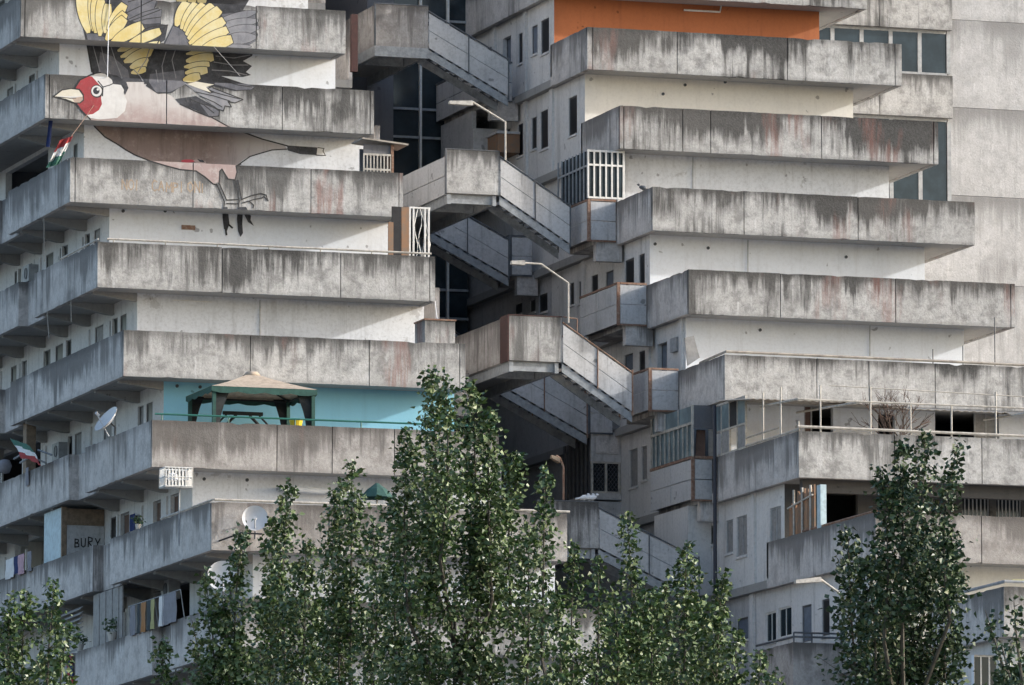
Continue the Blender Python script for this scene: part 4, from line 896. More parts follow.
def rear_loggia():                     # enclosed balcony below the deep flight of the red-posted bridge
    x0, yf, L = 1.95, -1.95, 2.6; z0, z1 = Zb[6]+1.25, Zb[5]-.01
    T = thing('enclosed_balcony', 'grey enclosed balcony with criss-cross barred windows under the red-posted bridge', 'veranda', (2, yf, Zb[6]))
    b = MB(); b.box(x0, XRW-.01, yf, yf+.12, z1-.75, z1+.1); b.box(x0, XRW-.01, yf, yf+.12, z0-.2, z0); b.box(x0, XRW-.01, yf+.003, yf+.12, Zb[6]+.3, z0-.26); b.box(x0, x0+.1, yf+.121, yf+L, Zb[6]+.3, z0); b.box(x0, XRW-.01, yf-.05, yf+L, Zb[6]+.02, Zb[6]+.28)
    b.build('panel', M['panel'], T)
    f = MB(); xm = (x0+XRW)/2
    for x in (x0+.04, xm, XRW-.06): f.box(x-.035, x+.035, yf+.01, yf+.08, z0, z1-.75)
    f.box(x0, XRW-.02, yf+.013, yf+.078, z0, z0+.06); f.box(x0, XRW-.02, yf+.013, yf+.078, z1-.81, z1-.75); f.build('frame', M['pipe'], T)
    g = MB(); g.box(x0+.05, XRW-.05, yf+.1, yf+.13, z0, z1-.76); g.build('pane', M['glass'], T)
    c = MB(); H = z1-.8-z0
    for xa, xb in ((x0+.08, xm-.04), (xm+.04, XRW-.1)):
        for s in (0, 1):
            for i in range(3):
                p = xa+(xb-xa)*(i)/3; q = xa+(xb-xa)*(i+1)/3
                zz = [z0+.05+H*j/6 for j in range(7)]; c.tube([((p if (j+s) % 2 else q), yf+.06, zz[j]) for j in range(7)], .012, 4)
    c.build('grille', M['darksteel'], T)
    s = MB()
    for i in range(7): y = yf+.16+i*.4; s.box(x0, x0+.05, y, y+.18, z0, z1)
    s.box(x0+.08, x0+.1, yf+.13, yf+L, z0, z1); s.build('side_shutter', M['darkframe'], T)
rear_loggia()
def left_end_things():
    # barred shed with a lean-to roof on the right end of the third terrace
    Y = YL[3]+1.3; T = thing('barred_shed', 'little barred shed with a slanting roof at the right end of the bird terrace', 'shed', YP(378, 172, Y))
    g = MB(); a = YP(364, 153, Y); b = YP(391, 156, Y); zb = Zb[3]+.31
    for i in range(9): x = a.x+(b.x-a.x)*i/8; g.box(x-.02, x+.02, Y, Y+.03, zb, a.z)
    g.box(a.x, b.x, Y-.003, Y+.033, a.z-.06, a.z); g.box(a.x, b.x, Y-.003, Y+.033, zb+1.3, zb+1.36); g.build('grille', M['pipe'], T)
    w = MB(); w.box(a.x, b.x, Y+.05, Y+.08, a.z, a.z+.28); w.box(a.x+.02, b.x-.02, Y+.5, Y+.55, zb, a.z+.2); w.build('back_panel', M['greywall'], T)
    c = MB(); c.box(b.x, b.x+.09, Y, Y+1.2, zb, a.z+.3); c.build('post', M['rust'], T)
    r = MB(); p, q = YP(361, 139.5, Y), YP(407, 146, Y); r.hexa([(p.x, Y-.15, p.z), (q.x, Y-.15, q.z), (q.x, Y+1.0, q.z), (p.x, Y+1.0, p.z)], [(p.x, Y-.15, p.z+.05), (q.x, Y-.15, q.z+.05), (q.x, Y+1.0, q.z+.05), (p.x, Y+1.0, p.z+.05)]); r.build('roof', M['sheet'], T)
    # rusty door leaf and white wrought grille on the fourth terrace
    Y = YL[4]+2.4; T = thing('iron_gate', 'rusty door panel beside a white curled wrought grille at a terrace end', 'gate', YP(410, 255, Y))
    zb = Zb[4]+.31; zt = YP(420, 207, Y).z
    for (p, q, m, d) in ((385.5, 390.5, 'rustpanel', -.3), (392, 401, 'darkinside', 0), (401.5, 409, 'rustpanel', 0)):
        g = MB(); a, b = YP(p, 230, Y), YP(q, 230, Y); g.box(a.x, b.x, Y+d, Y+d+.05, zb, zt-(.55 if d else .02)); g.build('door_panel', M[m], T)
    g = MB(); a, b = YP(410, 230, Y), YP(429, 230, Y)
    for x in (a.x, a.x+.12, b.x-.12, b.x): g.box(x-.025, x+.025, Y, Y+.05, zb, zt)
    for i in range(4):
        x = a.x+.2+i*.13; g.tube([(x+.06*math.sin(j*1.4+i*2), Y+.02, zb+.1+(zt-zb-.1)*j/10) for j in range(11)], .013, 4)
    g.box(a.x, b.x, Y-.003, Y+.053, zt-.05, zt); g.build('grille', M['whitepaint'], T)
    rl = MB(); zz = Zb[4]+PH; rl.tube([(XL0+.3, YL[4]+.07, zz+.10), (XL1-.1, YL[4]+.07, zz+.09)], .035); 
    for i in range(7): x = XL0+.5+i*1.6; rl.tube([(x, YL[4]+.07, zz), (x, YL[4]+.07, zz+.1)], .02)
    rl.tube([(XL0+.07, YL[4]+.2, zz+.10), (XL0+.07, YL[4]+4.5, zz+.08)], .03)
    tag(rl.build('railing', M['pipe']), 'low rust-stained white rail along the parapet below the bird legs', 'railing')
    # kiosk
    Y = YL[5]+.9; a, b = YP(425, 320, Y), YP(455, 343, Y); T = thing('concrete_kiosk', 'small pale concrete box with a rusty lid at a terrace end', 'kiosk', ((a.x+b.x)/2, Y, Zb[5]+.3))
    k = MB(); k.box(a.x, b.x, Y, Y+1, Zb[5]+.31, a.z); k.build('body', M['con'][3], T); k = MB(); k.box(a.x-.03, b.x+.03, Y-.03, Y+1.03, a.z+.002, a.z+.05); k.build('lid', M['rust'], T)
    # brick-coloured plaque and conduits
    Y = YL[3]+1.1; a, b = YP(181.5, 225, Y), YP(195, 230, Y); p = MB(); p.box(a.x, b.x, Y-.03, Y-.004, b.z, a.z); p.build('wall_plaque', M['rust'], LB)
    Y = YL[4]+1.1; p = MB(); p.tube([YP(431, 301, Y-.03), YP(468, 301.5, Y-.03)] if False else [YP(173, 300, Y-.03), YP(212, 302, Y-.03)], .012); p.build('conduit', M['whitepaint'], LB)
    Y = YR[0]+1.1; p = MB(); p.tube([YP(684, 10, Y-.05), YP(720, 12, Y-.05), YP(722, 1, Y-.05)], .035); p.build('conduit', M['whitepaint'], RB)
    # red post beside the topmost bridge
    a = YP(355, 8, 5.0); p = MB(); p.box(a.x-.1, a.x+.1, 5, 5.2, Zb[1]+.31, YP(355, 14, 5.0).z); p.build('post', M['redpaint'], LB)
    # white awning, green parasol on the seventh terrace
    Y = YL[6]+.75; a, b = YP(281, 488, Y), YP(334, 492, Y)
    T = thing('roller_awning', 'short pale rolled awning on the white wall behind the poplar tips', 'awning', a); m = MB(); m.tube([a, b], .075, 10); m.build('roll', M['clothwhite'], T); m = MB(); [m.box(q.x-.04, q.x+.04, Y, Y+.34, q.z-.04, q.z+.04) for q in (a, b)]; m.build('bracket', M['steel'], T)
    rl = MB(); zz = Zb[7]+PH; rl.tube([(XL0+.1, YL[7]+.07, zz+.06), (XL1+.1, YL[7]+.07, zz+.06)], .04); rl.tube([(XL0+.07, YL[7]+.1, zz+.06), (XL0+.07, YL[7]+5.5, zz+.06)], .035)
    tag(rl.build('railing', M['pipe']), 'pale pipe rail on the parapet above the round dish', 'railing')
    Y = YL[7]+1.2; c = YP(377, 483, Y); T = thing('parasol', 'dark green half-closed parasol behind the poplar tips', 'parasol', (c.x, Y, Zb[7]+.3)); m = MB(); m.lathe(c, (0, 0, -1), [(0, .03), (.18, .28), (.42, .5), (.44, .48), (.2, .26)], 10); m.build('canopy', M['green'], T); m = MB(); m.tube([(c.x, Y, Zb[7]+.3), c], .025); m.build('pole', M['steel'], T)
    # white bird cage on a stick
    X = XL0-.0; c = XP(171, 478, XL0+.0); c = YP(176, 478, YL[7]+2.0)
    T = thing('bird_cage', 'white barred cage on a thin pole below the gazebo parapet', 'cage', c); w, d, h = .40, .3, .26
    m = MB()
    for s in (-1, 1):
        for i in range(9): x = c.x-w+2*w*i/8; m.tube([(x, c.y+s*d, c.z-h), (x, c.y+s*d, c.z+h)], .016, 4)
        for i in range(6): y = c.y-d+2*d*i/5; m.tube([(c.x+s*w, y, c.z-h), (c.x+s*w, y, c.z+h)], .016, 4)
        for z in (-h, 0, h): m.tube([(c.x-w, c.y+s*d, c.z+z), (c.x+w, c.y+s*d, c.z+z)], .02, 4); m.tube([(c.x+s*w, c.y-d, c.z+z), (c.x+s*w, c.y+d, c.z+z)], .02, 4)
    m.box(c.x-w, c.x+w, c.y-d, c.y+d, c.z-h-.03, c.z-h); m.build('bars', M['whitepaint'], T); m = MB(); m.tube([(c.x+.1, c.y, Zb[7]+.3), (c.x+.1, c.y, c.z-h-.03)], .02); m.build('pole', M['steel'], T)
    m = MB(); m.lathe((c.x-.1, c.y, c.z-.1), (0, 0, 1), [(0, 0), (.05, .16), (.2, .14), (.26, 0)], 8); m.build('cloth_bundle', M['clothwhite'], T)
left_end_things()
# ------------------------------------------------------------------ things on the left side balconies
def left_side_things():
    X = XL0+.25
    # balcony partition with scribbled letters and a pale blue screen
    Y = PX(62, 540, XL0+.2)[0]; T = thing('balcony_screen', 'grey balcony partition with black scribbled letters beside a pale blue screen', 'screen', (XL0+.8, Y, Zb[7]+.3))
    zt = Zb[6]-.05; zf = Zb[7]+.31
    p = MB(); p.box(XL0+.35, XLW-.02, Y, Y+.06, zf, zt-.55); p.build('panel', M['panel'], T)
    p = MB(); p.box(XL0+.33, XLW-.02, Y-.005, Y+.05, zt-.54, zt-.05); p.box(XL0+.19, XL0+.34, Y-.01, Y+.1, zf, zt); p.build('frame', M['wood'], T)
    s = MB(); y1 = PX(45, 540, X)[0]; s.box(X-.03, X+.03, Y+.12, y1, zf, zt); s.build('blue_screen', M['lightblue'], T)
    a = YP(75.5, 547.5, Y); letters('BURY', a.x-.02, Y-.004, a.z+.02, .28, .035, 'black', T)
    # canvas drop and slatted blind
    X = XL0+.22
    def sheet(name, label, cat, x0, x1, yb0, top, mat, ribs, zz0, group=None):
        ya = PX(x1, yb0, X)[0]; yb = PX(x0, yb0, X)[0]; m = MB(); n = ribs
        for i in range(n):
            a, b = ya+(yb-ya)*i/n, ya+(yb-ya)*(i+1)/n; o = .02*(i % 2); m.box(X-.02-o, X+.02-o, a, b-.004, zz0, top)
        return tag(m.build(name, M[mat]), label, cat, group)
    sheet('canvas_blind', 'tall grey ribbed canvas blind hanging above a potted plant', 'blind', 94, 123, 600, Zb[7]-.06, 'greyshutter', 9, Zb[8]+1.0)
    ya, yb = PX(82, 620, X)[0], PX(61, 620, X)[0]; m = MB()
    for i in range(10): z = Zb[8]+1.3+i*.15; m.hexa([(X-.06, ya, z), (X-.06, yb, z-.04), (X+.04, yb, z+.05), (X+.04, ya, z+.09)], [(X-.06, ya, z+.02), (X-.06, yb, z-.02), (X+.04, yb, z+.07), (X+.04, ya, z+.11)])
    tag(m.build('slatted_blind', M['greyshutter']), 'grey slatted blind with gaps on the lowest left balcony', 'blind')
    # clothes on the lowest visible balcony
    k = 0; y8 = lambda px: PX(px, 625, XL0)[0]
    for px, w, m, lab in ((134.5, 5, 'clothgrey', 'pale grey towel at the end of the washing row'), (140, 3, 'clothdark', 'narrow dark towel at the grey end of the washing row'), (145.5, 5, 'clothorange', 'orange towel hanging in the washing row'), (150.5, 4, 'clothdark', 'dark towel between the orange and the yellow one'), (154.5, 4, 'clothyellow', 'yellow striped towel in the washing row'), (163, 5, 'clothwhite', 'white towel in the washing row'), (171, 14, 'clothgrey', 'wide grey sheet in the washing row beside the air conditioner')):
        y0 = y8(px); P = Vector((XL0-.05, y0+w*.05, Zb[8]+PH+.78)); cloth('towel', lab, 'towel', P, (0, -w*.1, 0), (0, 0, -.85), 4, 6, [m], None, .03, 'washing on the lowest left balcony')
    m = MB(); m.tube([(XL0-.05, y8(130), Zb[8]+PH+.8), (XL0-.05, y8(182), Zb[8]+PH+.8)], .015)
    for q in (130, 156, 182): m.tube([(XL0+.07, y8(q), Zb[8]+PH), (XL0-.05, y8(q), Zb[8]+PH+.8)], .015)
    tag(m.build('clothes_line', M['steel']), 'thin clothes line above the lowest left balcony parapet', 'clothes line')
    # air conditioner
    c = XP(170, 590, XLW-.2); T = thing('air_conditioner', 'boxy grey air conditioner on the wall above the washing row', 'air conditioner', c)
    m = MB(); m.box(XLW-.36, XLW-.01, c.y-.42, c.y+.42, c.z-.28, c.z+.28); m.build('casing', M['frame'], T); m = MB(); m.lathe((XLW-.365, c.y-.1, c.z), (-1, 0, 0), [(0, 0), (0, .2), (.02, .2), (.02, .17), (.005, .15), (.005, 0)], 18); m.build('fan_grille', M['darksteel'], T)
    # laundry and colour in the cream loggia
    for px, w, m, lab in ((12, 9, 'clothwhite', 'white sheet over the parapet below the cream loggia'), (23, 8, 'clothpink', 'pink patterned sheet over the parapet below the cream loggia'), (31, 5, 'clothgrey', 'grey shirt over the parapet below the cream loggia')):
        y0 = PX(px, 572, XL0)[0]; cloth('sheet', lab, 'sheet', (XL0-.06, y0+w*.05, Zb[7]+PH+.5), (0, -w*.1, 0), (0, 0, -.6), 4, 6, [m], None, .03, 'washing below the cream loggia')
    y0 = PX(4, 565, XL0)[0]; cloth('blue_sheet', 'deep blue sheet hanging inside the cream loggia', 'sheet', (XL0+.5, y0+.8, Zb[7]+2.1), (0, -1.2, 0), (0, 0, -1.3), 5, 5, ['clothblue'], None, .05)
    y0 = PX(134, 512, XLW-.1)[0]; cloth('blue_towel', 'blue towel between the brown doors under the gazebo terrace', 'towel', (XLW-.12, y0+.35, Zb[6]-.6), (0, -.6, 0), (0, 0, -1.5), 4, 6, ['clothblue'], None, .03)
    cloth('red_towel', 'red and blue cloth hanging over the parapet behind the left tree', 'cloth', (XL0-.08, PX(70, 655, XL0)[0], Zb[8]+PH-.05), (0, -.6, 0), (0, 0, -1.0), 5, 6, ['red', 'clothblue'], lambda i, j: (i+j//2) % 2, .05)
    y0 = PX(29, 470, XL0)[0]; cloth('rag', 'small pale rag draped over the parapet under the flag', 'rag', (XL0-.05, y0+.2, Zb[6]+PH+.1), (0, -.35, 0), (0, 0, -.55), 3, 4, ['clothgrey'], None, .02)
    # column and pole cluster beside the flag
    m = MB(); y0 = PX(29.5, 440, XL0+.4)[0]; m.box(XL0+.25, XL0+.55, y0-.2, y0+.2, Zb[6]+.31, Zb[5]+.02); m.build('column', M['wood'], LB)
    m = MB()
    for a, b in (((38, 450), (52, 455)), ((34, 458), (46, 463)), ((14, 459), (24, 453)), ((20, 463), (33, 455))): m.tube([XP(*a, XL0-.1), XP(*b, XL0+.1)], .03)
    tag(m.build('drying_rack', M['steel']), 'metal drying rack bars on the parapet beside the flag', 'rack')
    m = MB(); c = XP(5, 466, XL0+.35); m.lathe(c, (0, 0, 1), [(-.25, 0), (-.22, .14), (0, .22), (.18, .15), (.22, 0)], 12); tag(m.build('ball', M['clothgrey'], None, True), 'pale round ball in the dark loggia behind the parapet', 'ball')
    # potted plants
    for px, py, s, lab in ((112, 640, 1, 'bushy potted plant in front of the ribbed canvas blind'), (80, 655, .8, 'small plant in a pale pot left of the ribbed blind'), (138, 525, .6, 'plant in a pale pot on the parapet beside the blue towel')):
        k = 7 if py < 600 else 8; y0 = PX(px, py, XL0+.07)[0]; z = Zb[k]+PH; T = thing('potted_plant', lab, 'plant', (XL0+.07, y0, z), 'potted plants on the parapets')
        p = MB(); p.lathe((XL0+.07, y0, z), (0, 0, 1), [(0, 0), (0, .1*s), (.24*s, .15*s), (.26*s, .15*s), (.24*s, 0)], 12); p.build('pot', M['terracotta'], T)
        f = MB()
        for i in range(int(110*s)):
            d = Vector((RN.gauss(0, 1), RN.gauss(0, 1), RN.gauss(.5, .8))).normalized()*RN.uniform(.1, .34)*s; c = Vector((XL0+.07, y0, z+.4*s))+d; leaf(f, c, .09)
        f.build('leaves', M['leafpot'], T)
def leaf(mb, c, s, m=0):
    d = Vector((RN.gauss(0, 1), RN.gauss(0, 1), RN.gauss(-.25, .7))).normalized(); u = d.cross(Vector((RN.gauss(0, 1), RN.gauss(0, 1), RN.gauss(0, 1)))).normalized(); L = s*RN.uniform(.75, 1.25); w = L*RN.uniform(.36, .46); n = d.cross(u)*L*.12
    mb.poly([c, c+d*L*.45+u*w+n, c+d*L, c+d*L*.45-u*w+n], m)

left_side_things()
# ------------------------------------------------------------------ pergola terrace on the right
def right_things():
    Y = YR[6]+.07; zp = Zb[6]+PH
    T = thing('pipe_pergola', 'white pipe pergola frame standing on the parapet of the burnt terrace', 'pergola', (12, Y, zp))
    zt = PY(870, 402, Y)[1]; zu = PY(870, 387, Y)[1]; m = MB(); xs = [PY(x, 420, Y)[0] for x in (768, 782, 795, 820.4, 870.5, 910.5, 951.5, 995.8, 1040)]
    for i, x in enumerate(xs):
        if x > XR0: p = MB(); p.tube([(x, Y, zp), (x, Y, zu if i in (3, 4, 7) else zt)], .026); p.build('post', M['pipe'], T)
    m.tube([(XR0, Y, zt), (22, Y, zt-.0)], .032); m.tube([(XR0+1, Y+.02, zu), (22, Y+.02, zu-.3)], .018); m.tube([(XR0, Y, zt), (XR0+.3, Y+4, zt+.25)], .035); m.tube([(XR0+2, Y, zt), (XR0+2, Y+5.5, zt+.3)], .035); m.tube([(XR0+8, Y, zt), (XR0+8, Y+5.5, zt+.3)], .035); m.build('beam', M['pipe'], T)
    r = MB(); r.tube([(XR0-.02, Y-.03, zp+.13), (22, Y-.03, zp+.06)], .045); r.build('rail', M['pipe'], T)
    zr = PY(870, 405, -15.5)[1]; T = thing('corrugated_roof', 'rusty uneven corrugated sheet roof between the pergola and the white wall', 'roof', (10, -14, zt)); 
    for (a, b, dz, dd) in ((750, 800, .05, 0), (796, 850, .12, .2), (846, 908, .0, .0), (904, 960, -.1, .3), (955, 1010, -.16, .1), (1006, 1060, -.2, .2)):
        xa, xb = PY(a, 400, -15.5)[0], PY(b, 400, -15.5)[0]; m = MB(); n = 14
        for i in range(n):
            x0, x1 = xa+(xb-xa)*i/n, xa+(xb-xa)*(i+1)/n; h = .03*(i % 2); h2 = .03*((i+1) % 2); y0, y1 = -15.5+dd, -12.5; z0, z1 = zr+dz*.5, 29.33
            m.hexa([(x0, y0, z0+h), (x1, y0, z0+h2), (x1, y1, z1+h2), (x0, y1, z1+h)], [(x0, y0, z0+h+.015), (x1, y0, z0+h2+.015), (x1, y1, z1+h2+.015), (x0, y1, z1+h+.015)])
        m.build('roof_sheet', M['sheet'], T)
    # bare shrub in a tub
    P = YP(897, 438, YR[6]+1.3); P.z = Zb[6]+.31; T = thing('bare_shrub', 'leafless shrub with a few red dry leaves on the burnt terrace', 'shrub', P)
    p = MB(); p.lathe(P, (0, 0, 1), [(0, 0), (0, .25), (.45, .32), (.48, .32), (.44, 0)], 14); p.build('tub', M['terracotta'], T)
    w = MB(); lv = MB(); R2 = random.Random(5)
    def br(p, d, L, r, dep):
        q = p+d*L; mid = p+d*L*.5+Vector((R2.gauss(0, 1), R2.gauss(0, 1), 0))*L*.06; w.tube([p, mid, q], r, 5, 0, r*.6)
        if dep == 0:
            if q.z > Zb[6]+3.0 and R2.random() < .5 and abs(q.x-P.x) < .35: [leaf(lv, q+Vector((R2.gauss(0, .06), R2.gauss(0, .06), R2.gauss(0, .1))), .08) for _ in range(4)]
            return
        for _ in range(3 if dep > 1 else 4): br(p+(q-p)*R2.uniform(.5, 1), (d+Vector((R2.gauss(0, .5), R2.gauss(0, .4), R2.gauss(.12, .25)))).normalized(), L*R2.uniform(.55, .8), r*.6, dep-1)
    for i in range(5): br(P+Vector((0, 0, .44)), Vector((R2.gauss(0, .3), R2.gauss(0, .2), 1)).normalized(), 1.05, .03, 3)
    w.build('branches', M['twig'], T); lv.build('leaves', M['redleaf'], T)
    # leaning board on the fifth terrace
    a, b, c, d = [YP(*q, YR[5]+1.0) for q in ((683, 338), (692, 336), (698, 358), (686, 366))]; m = MB(); m.slab_xz([(p.x+.02, p.z) for p in (d, c, b, a)], YR[5]+.9, YR[5]+.95)
    tag(m.build('leaning_board', M['greyshutter']), 'grey board leaning at the left end of the fifth right terrace', 'board')
    m = MB(); zz = Zb[5]+PH; m.tube([(XR0+.07, YR[5]+2.4, zz+.03), (XR0+.07, YR[5]+.07, zz+.1), (XR0+7.0, YR[5]+.07, zz+.08), (16, YR[5]+.07, zz+.04)], .045)
    tag(m.build('railing', M['sheet']), 'low rust-blotched rail on the parapet above the pergola', 'railing')
    m = MB(); y5 = YR[5]+.2
    for px, h in ((933, .45), (963, .6), (995, 1.5)): x = PY(px, 360, y5)[0]; m.tube([(x, y5, zz), (x, y5, zz+h)], .018)
    tag(m.build('pole_row', M['darksteel']), 'thin dark poles rising above the parapet over the pergola', 'pole')
    # rusty cane screens, pale blue post behind the seventh parapet
    Y = YR[7]+.5; T = thing('cane_screen', 'rusty and weathered cane screens with a pale blue post on a side balcony', 'screen', (3, -21, Zb[7]+1))
    X = XR0+.12; ya, yb = PX(815, 510, X)[0], PX(790, 510, X)[0]; zt = PX(806, 487, X)[1]; m = MB()
    for i in range(30): y = ya+(yb-ya)*i/30; m.box(X-.02-.01*(i % 3), X+.02, y, y+(yb-ya)/30-.015*(i % 2), Zb[7]+1.2, zt-.2*abs(math.sin(i*2.3))-(.35 if i > 19 else 0))
    m.build('cane_panel', M['rustpanel'], T)
    m = MB()
    for i in range(3): y = ya+(yb-ya)*(i+.3)/3; m.tube([(X-.06, y, Zb[7]+1.2), (X-.06, y, zt)], .035)
    m.tube([(X-.07, ya, zt-.3), (X-.07, yb, zt-.5)], .03); m.build('pipe', M['pipe'], T)
    m = MB(); y = PX(822, 502, X)[0]; m.box(X-.1, X+.08, y-.15, y+.15, Zb[7]+.31, PX(822, 485, X)[1]); m.build('blue_post', M['lightblue'], T)
    m = MB(); m.tube([(XR0+.07, YR[7]+.07, Zb[7]+PH+.05), (XR0+.07, PX(800, 540, XR0)[0], Zb[7]+PH+.05)], .035); tag(m.build('railing', M['rust']), 'rusty rail on the side parapet below the cane screens', 'railing')
    m = MB(); y = YR[6]+1.6; m.tube([(9.6, YR[7]+.1, Zb[7]+PH+.16), (22, YR[7]+.1, Zb[7]+PH+.13)], .04); m.tube([(13, YR[7]+.1, Zb[7]+PH+.28), (22, YR[7]+.1, Zb[7]+PH+.26)], .02)
    for i in range(5): m.tube([(13+i*2, YR[7]+.1, Zb[7]+PH), (13+i*2, YR[7]+.1, Zb[7]+PH+.28)], .02)
    tag(m.build('railing', M['steel']), 'grey rail in front of the barred windows right of the tall poplar', 'railing')
    # corner balcony on the eighth level, railing and lamp tube
    xa = 1.35; Y, zt = PX(793, 642, xa); zb = zt-1.35; T = thing('corner_balcony', 'streaked concrete corner balcony with a dark rail at the foot of the right block', 'balcony', (2.2, Y, zb))
    m = MB(); m.chipped('X', xa, XRW-.01, Y, Y+.14, zb, zt); m.chipped('Y', Y+.15, Y+3.2, xa, xa+.14, zb, zt); m.build('parapet', M['brown'][0], T)
    m = MB(); m.box(xa+.15, XRW-.01, Y+.15, Y+3.2, zb+.03, zb+.25); m.build('floor_slab', M['soffit'], T)
    m = MB(); m.tube([(xa+.05, Y+3.2, zt+.16), (xa+.05, Y+.07, zt+.16), (XRW-.05, Y+.07, zt+.16)], .035)
    for x in (xa+.05, xa+.6, XRW-.1): m.tube([(x, Y+.07, zt-.05), (x, Y+.07, zt+.28)], .025)
    m.tube([(xa+.05, Y+.07, zt+.28), (XRW-.05, Y+.07, zt+.28)], .03); m.build('rail', M['darksteel'], T)
    m = MB(); m.tube([(XR0+.07, YR[8]+6.0, Zb[8]+PH+.12), (XR0+.07, YR[8]+.07, Zb[8]+PH+.14), (8, YR[8]+.07, Zb[8]+PH+.14)], .045); tag(m.build('railing', M['steel']), 'grey blue rail on the lowest right parapet beside the dark branch', 'railing')
    m = MB(); a, b = YP(1012, 581, YR[8]+2.0), YP(1060, 582, YR[8]+2.0); m.tube([a, b], .05); m.tube([b, b+Vector((0, 9, 0))], .03); tag(m.build('tube_light', M['clothyellow']), 'pale strip light above the lowest right parapet', 'lamp')
    # rusty water tank box in the gap
    c = PX(506, 145, XRW-.3); T = thing('rusty_box', 'rust-streaked boxy tank on the wall under the bent lamp arm', 'tank', (XRW-.4, c[0], c[1])); m = MB(); m.box(XRW-.75, XRW-.01, c[0]-.55, c[0]+.55, c[1]-.33, c[1]+.28); m.build('tank', M['rustpanel'], T); m = MB(); m.box(XRW-.8, XRW-.01, c[0]-.6, c[0]+.6, c[1]+.283, c[1]+.36); m.build('lid', M['panel'], T)
    # meter box and door frame near the leaning board
    h = pxhole(XRW, 673.5, 680, 338, 352); m = MB(); m.box(XRW-.12, XRW-.003, h[0], h[1], h[2], h[3]); m.build('meter_box', M['frame'], RB)
    m = MB(); m.tube([XP(679.5, 330, XRW-.05), XP(679.5, 372, XRW-.05)], .02); m.tube([XP(716, 610, XRW-.05)], .02) if False else None; m.build('conduit', M['darksteel'], RB)
right_things()
def vents():
    for T, Y, pts in ((RB, YR[3]+1.1, ((655, 244), (708, 248), (846, 257))), (RB, YR[1]+1.1, ((663, 94), (685, 85), (725, 82), (848, 84))), (RB, YR[4]+1.1, ((911, 315), (948, 318), (760, 330))), (LB, YL[3]+1.1, ((123, 211), (165, 211))), (LB, YL[6]+1.1, ((204, 479), (247, 480), (289, 480))), (LB, YL[5]+1.1, ((177, 386), (200, 387)))):
        for x, y in pts:
            c = YP(x, y, Y); m = MB(); m.lathe(c, (0, -1, 0), [(.002, 0), (.002, .05), (.03, .05), (.03, .035), (.004, .03), (.004, 0)], 10); m.build('wall_vent', M['darksteel'], T)
    for T, Y, a, b in ((RB, YR[3]+1.1, (748, 240), (748, 272)), (RB, YR[2]+1.1, (693, 152), (693, 190)), (LB, YL[4]+1.1, (260, 300), (260, 336)), (RB, YR[4]+1.1, (870, 322), (870, 356))):
        m = MB(); m.tube([YP(*a, Y-.03), YP(*b, Y-.03)], .014, 5); m.build('conduit', M['frame'], T)
vents()
def clutter():
    for k, px, py, lab in ((5, 60, 395, 'small grey air conditioner under the fifth left side balcony'), (3, 30, 235, 'small grey air conditioner on the side wall left of the bird legs')):
        c = XP(px, py, XLW-.2); c.z = Zb[k]-.85; T = thing('air_conditioner', lab, 'air conditioner', c)
        m = MB(); m.box(XLW-.34, XLW-.01, c.y-.4, c.y+.4, c.z-.26, c.z+.26); m.build('casing', M['frame'], T); m = MB(); m.lathe((XLW-.345, c.y-.08, c.z), (-1, 0, 0), [(0, 0), (0, .18), (.02, .18), (.02, .15), (.005, .13), (.005, 0)], 16); m.build('fan_grille', M['darksteel'], T)
    for (a, b, Y, lab) in (((576, 318), (562, 318), -8.0, 'dark rail end on the landing beside the bent lamp foot'),):
        m = MB(); z = Zb[5]+1.5+1.37; m.tube([(-1.0, Y-.02, z+.02), (-.55, Y-.02, z-.03)], .02); m.tube([(-.55, Y-.02, z-.03), (-.55, Y-.02, z-.5)], .02); tag(m.build('rail_end', M['rust']), lab, 'rail')
clutter()
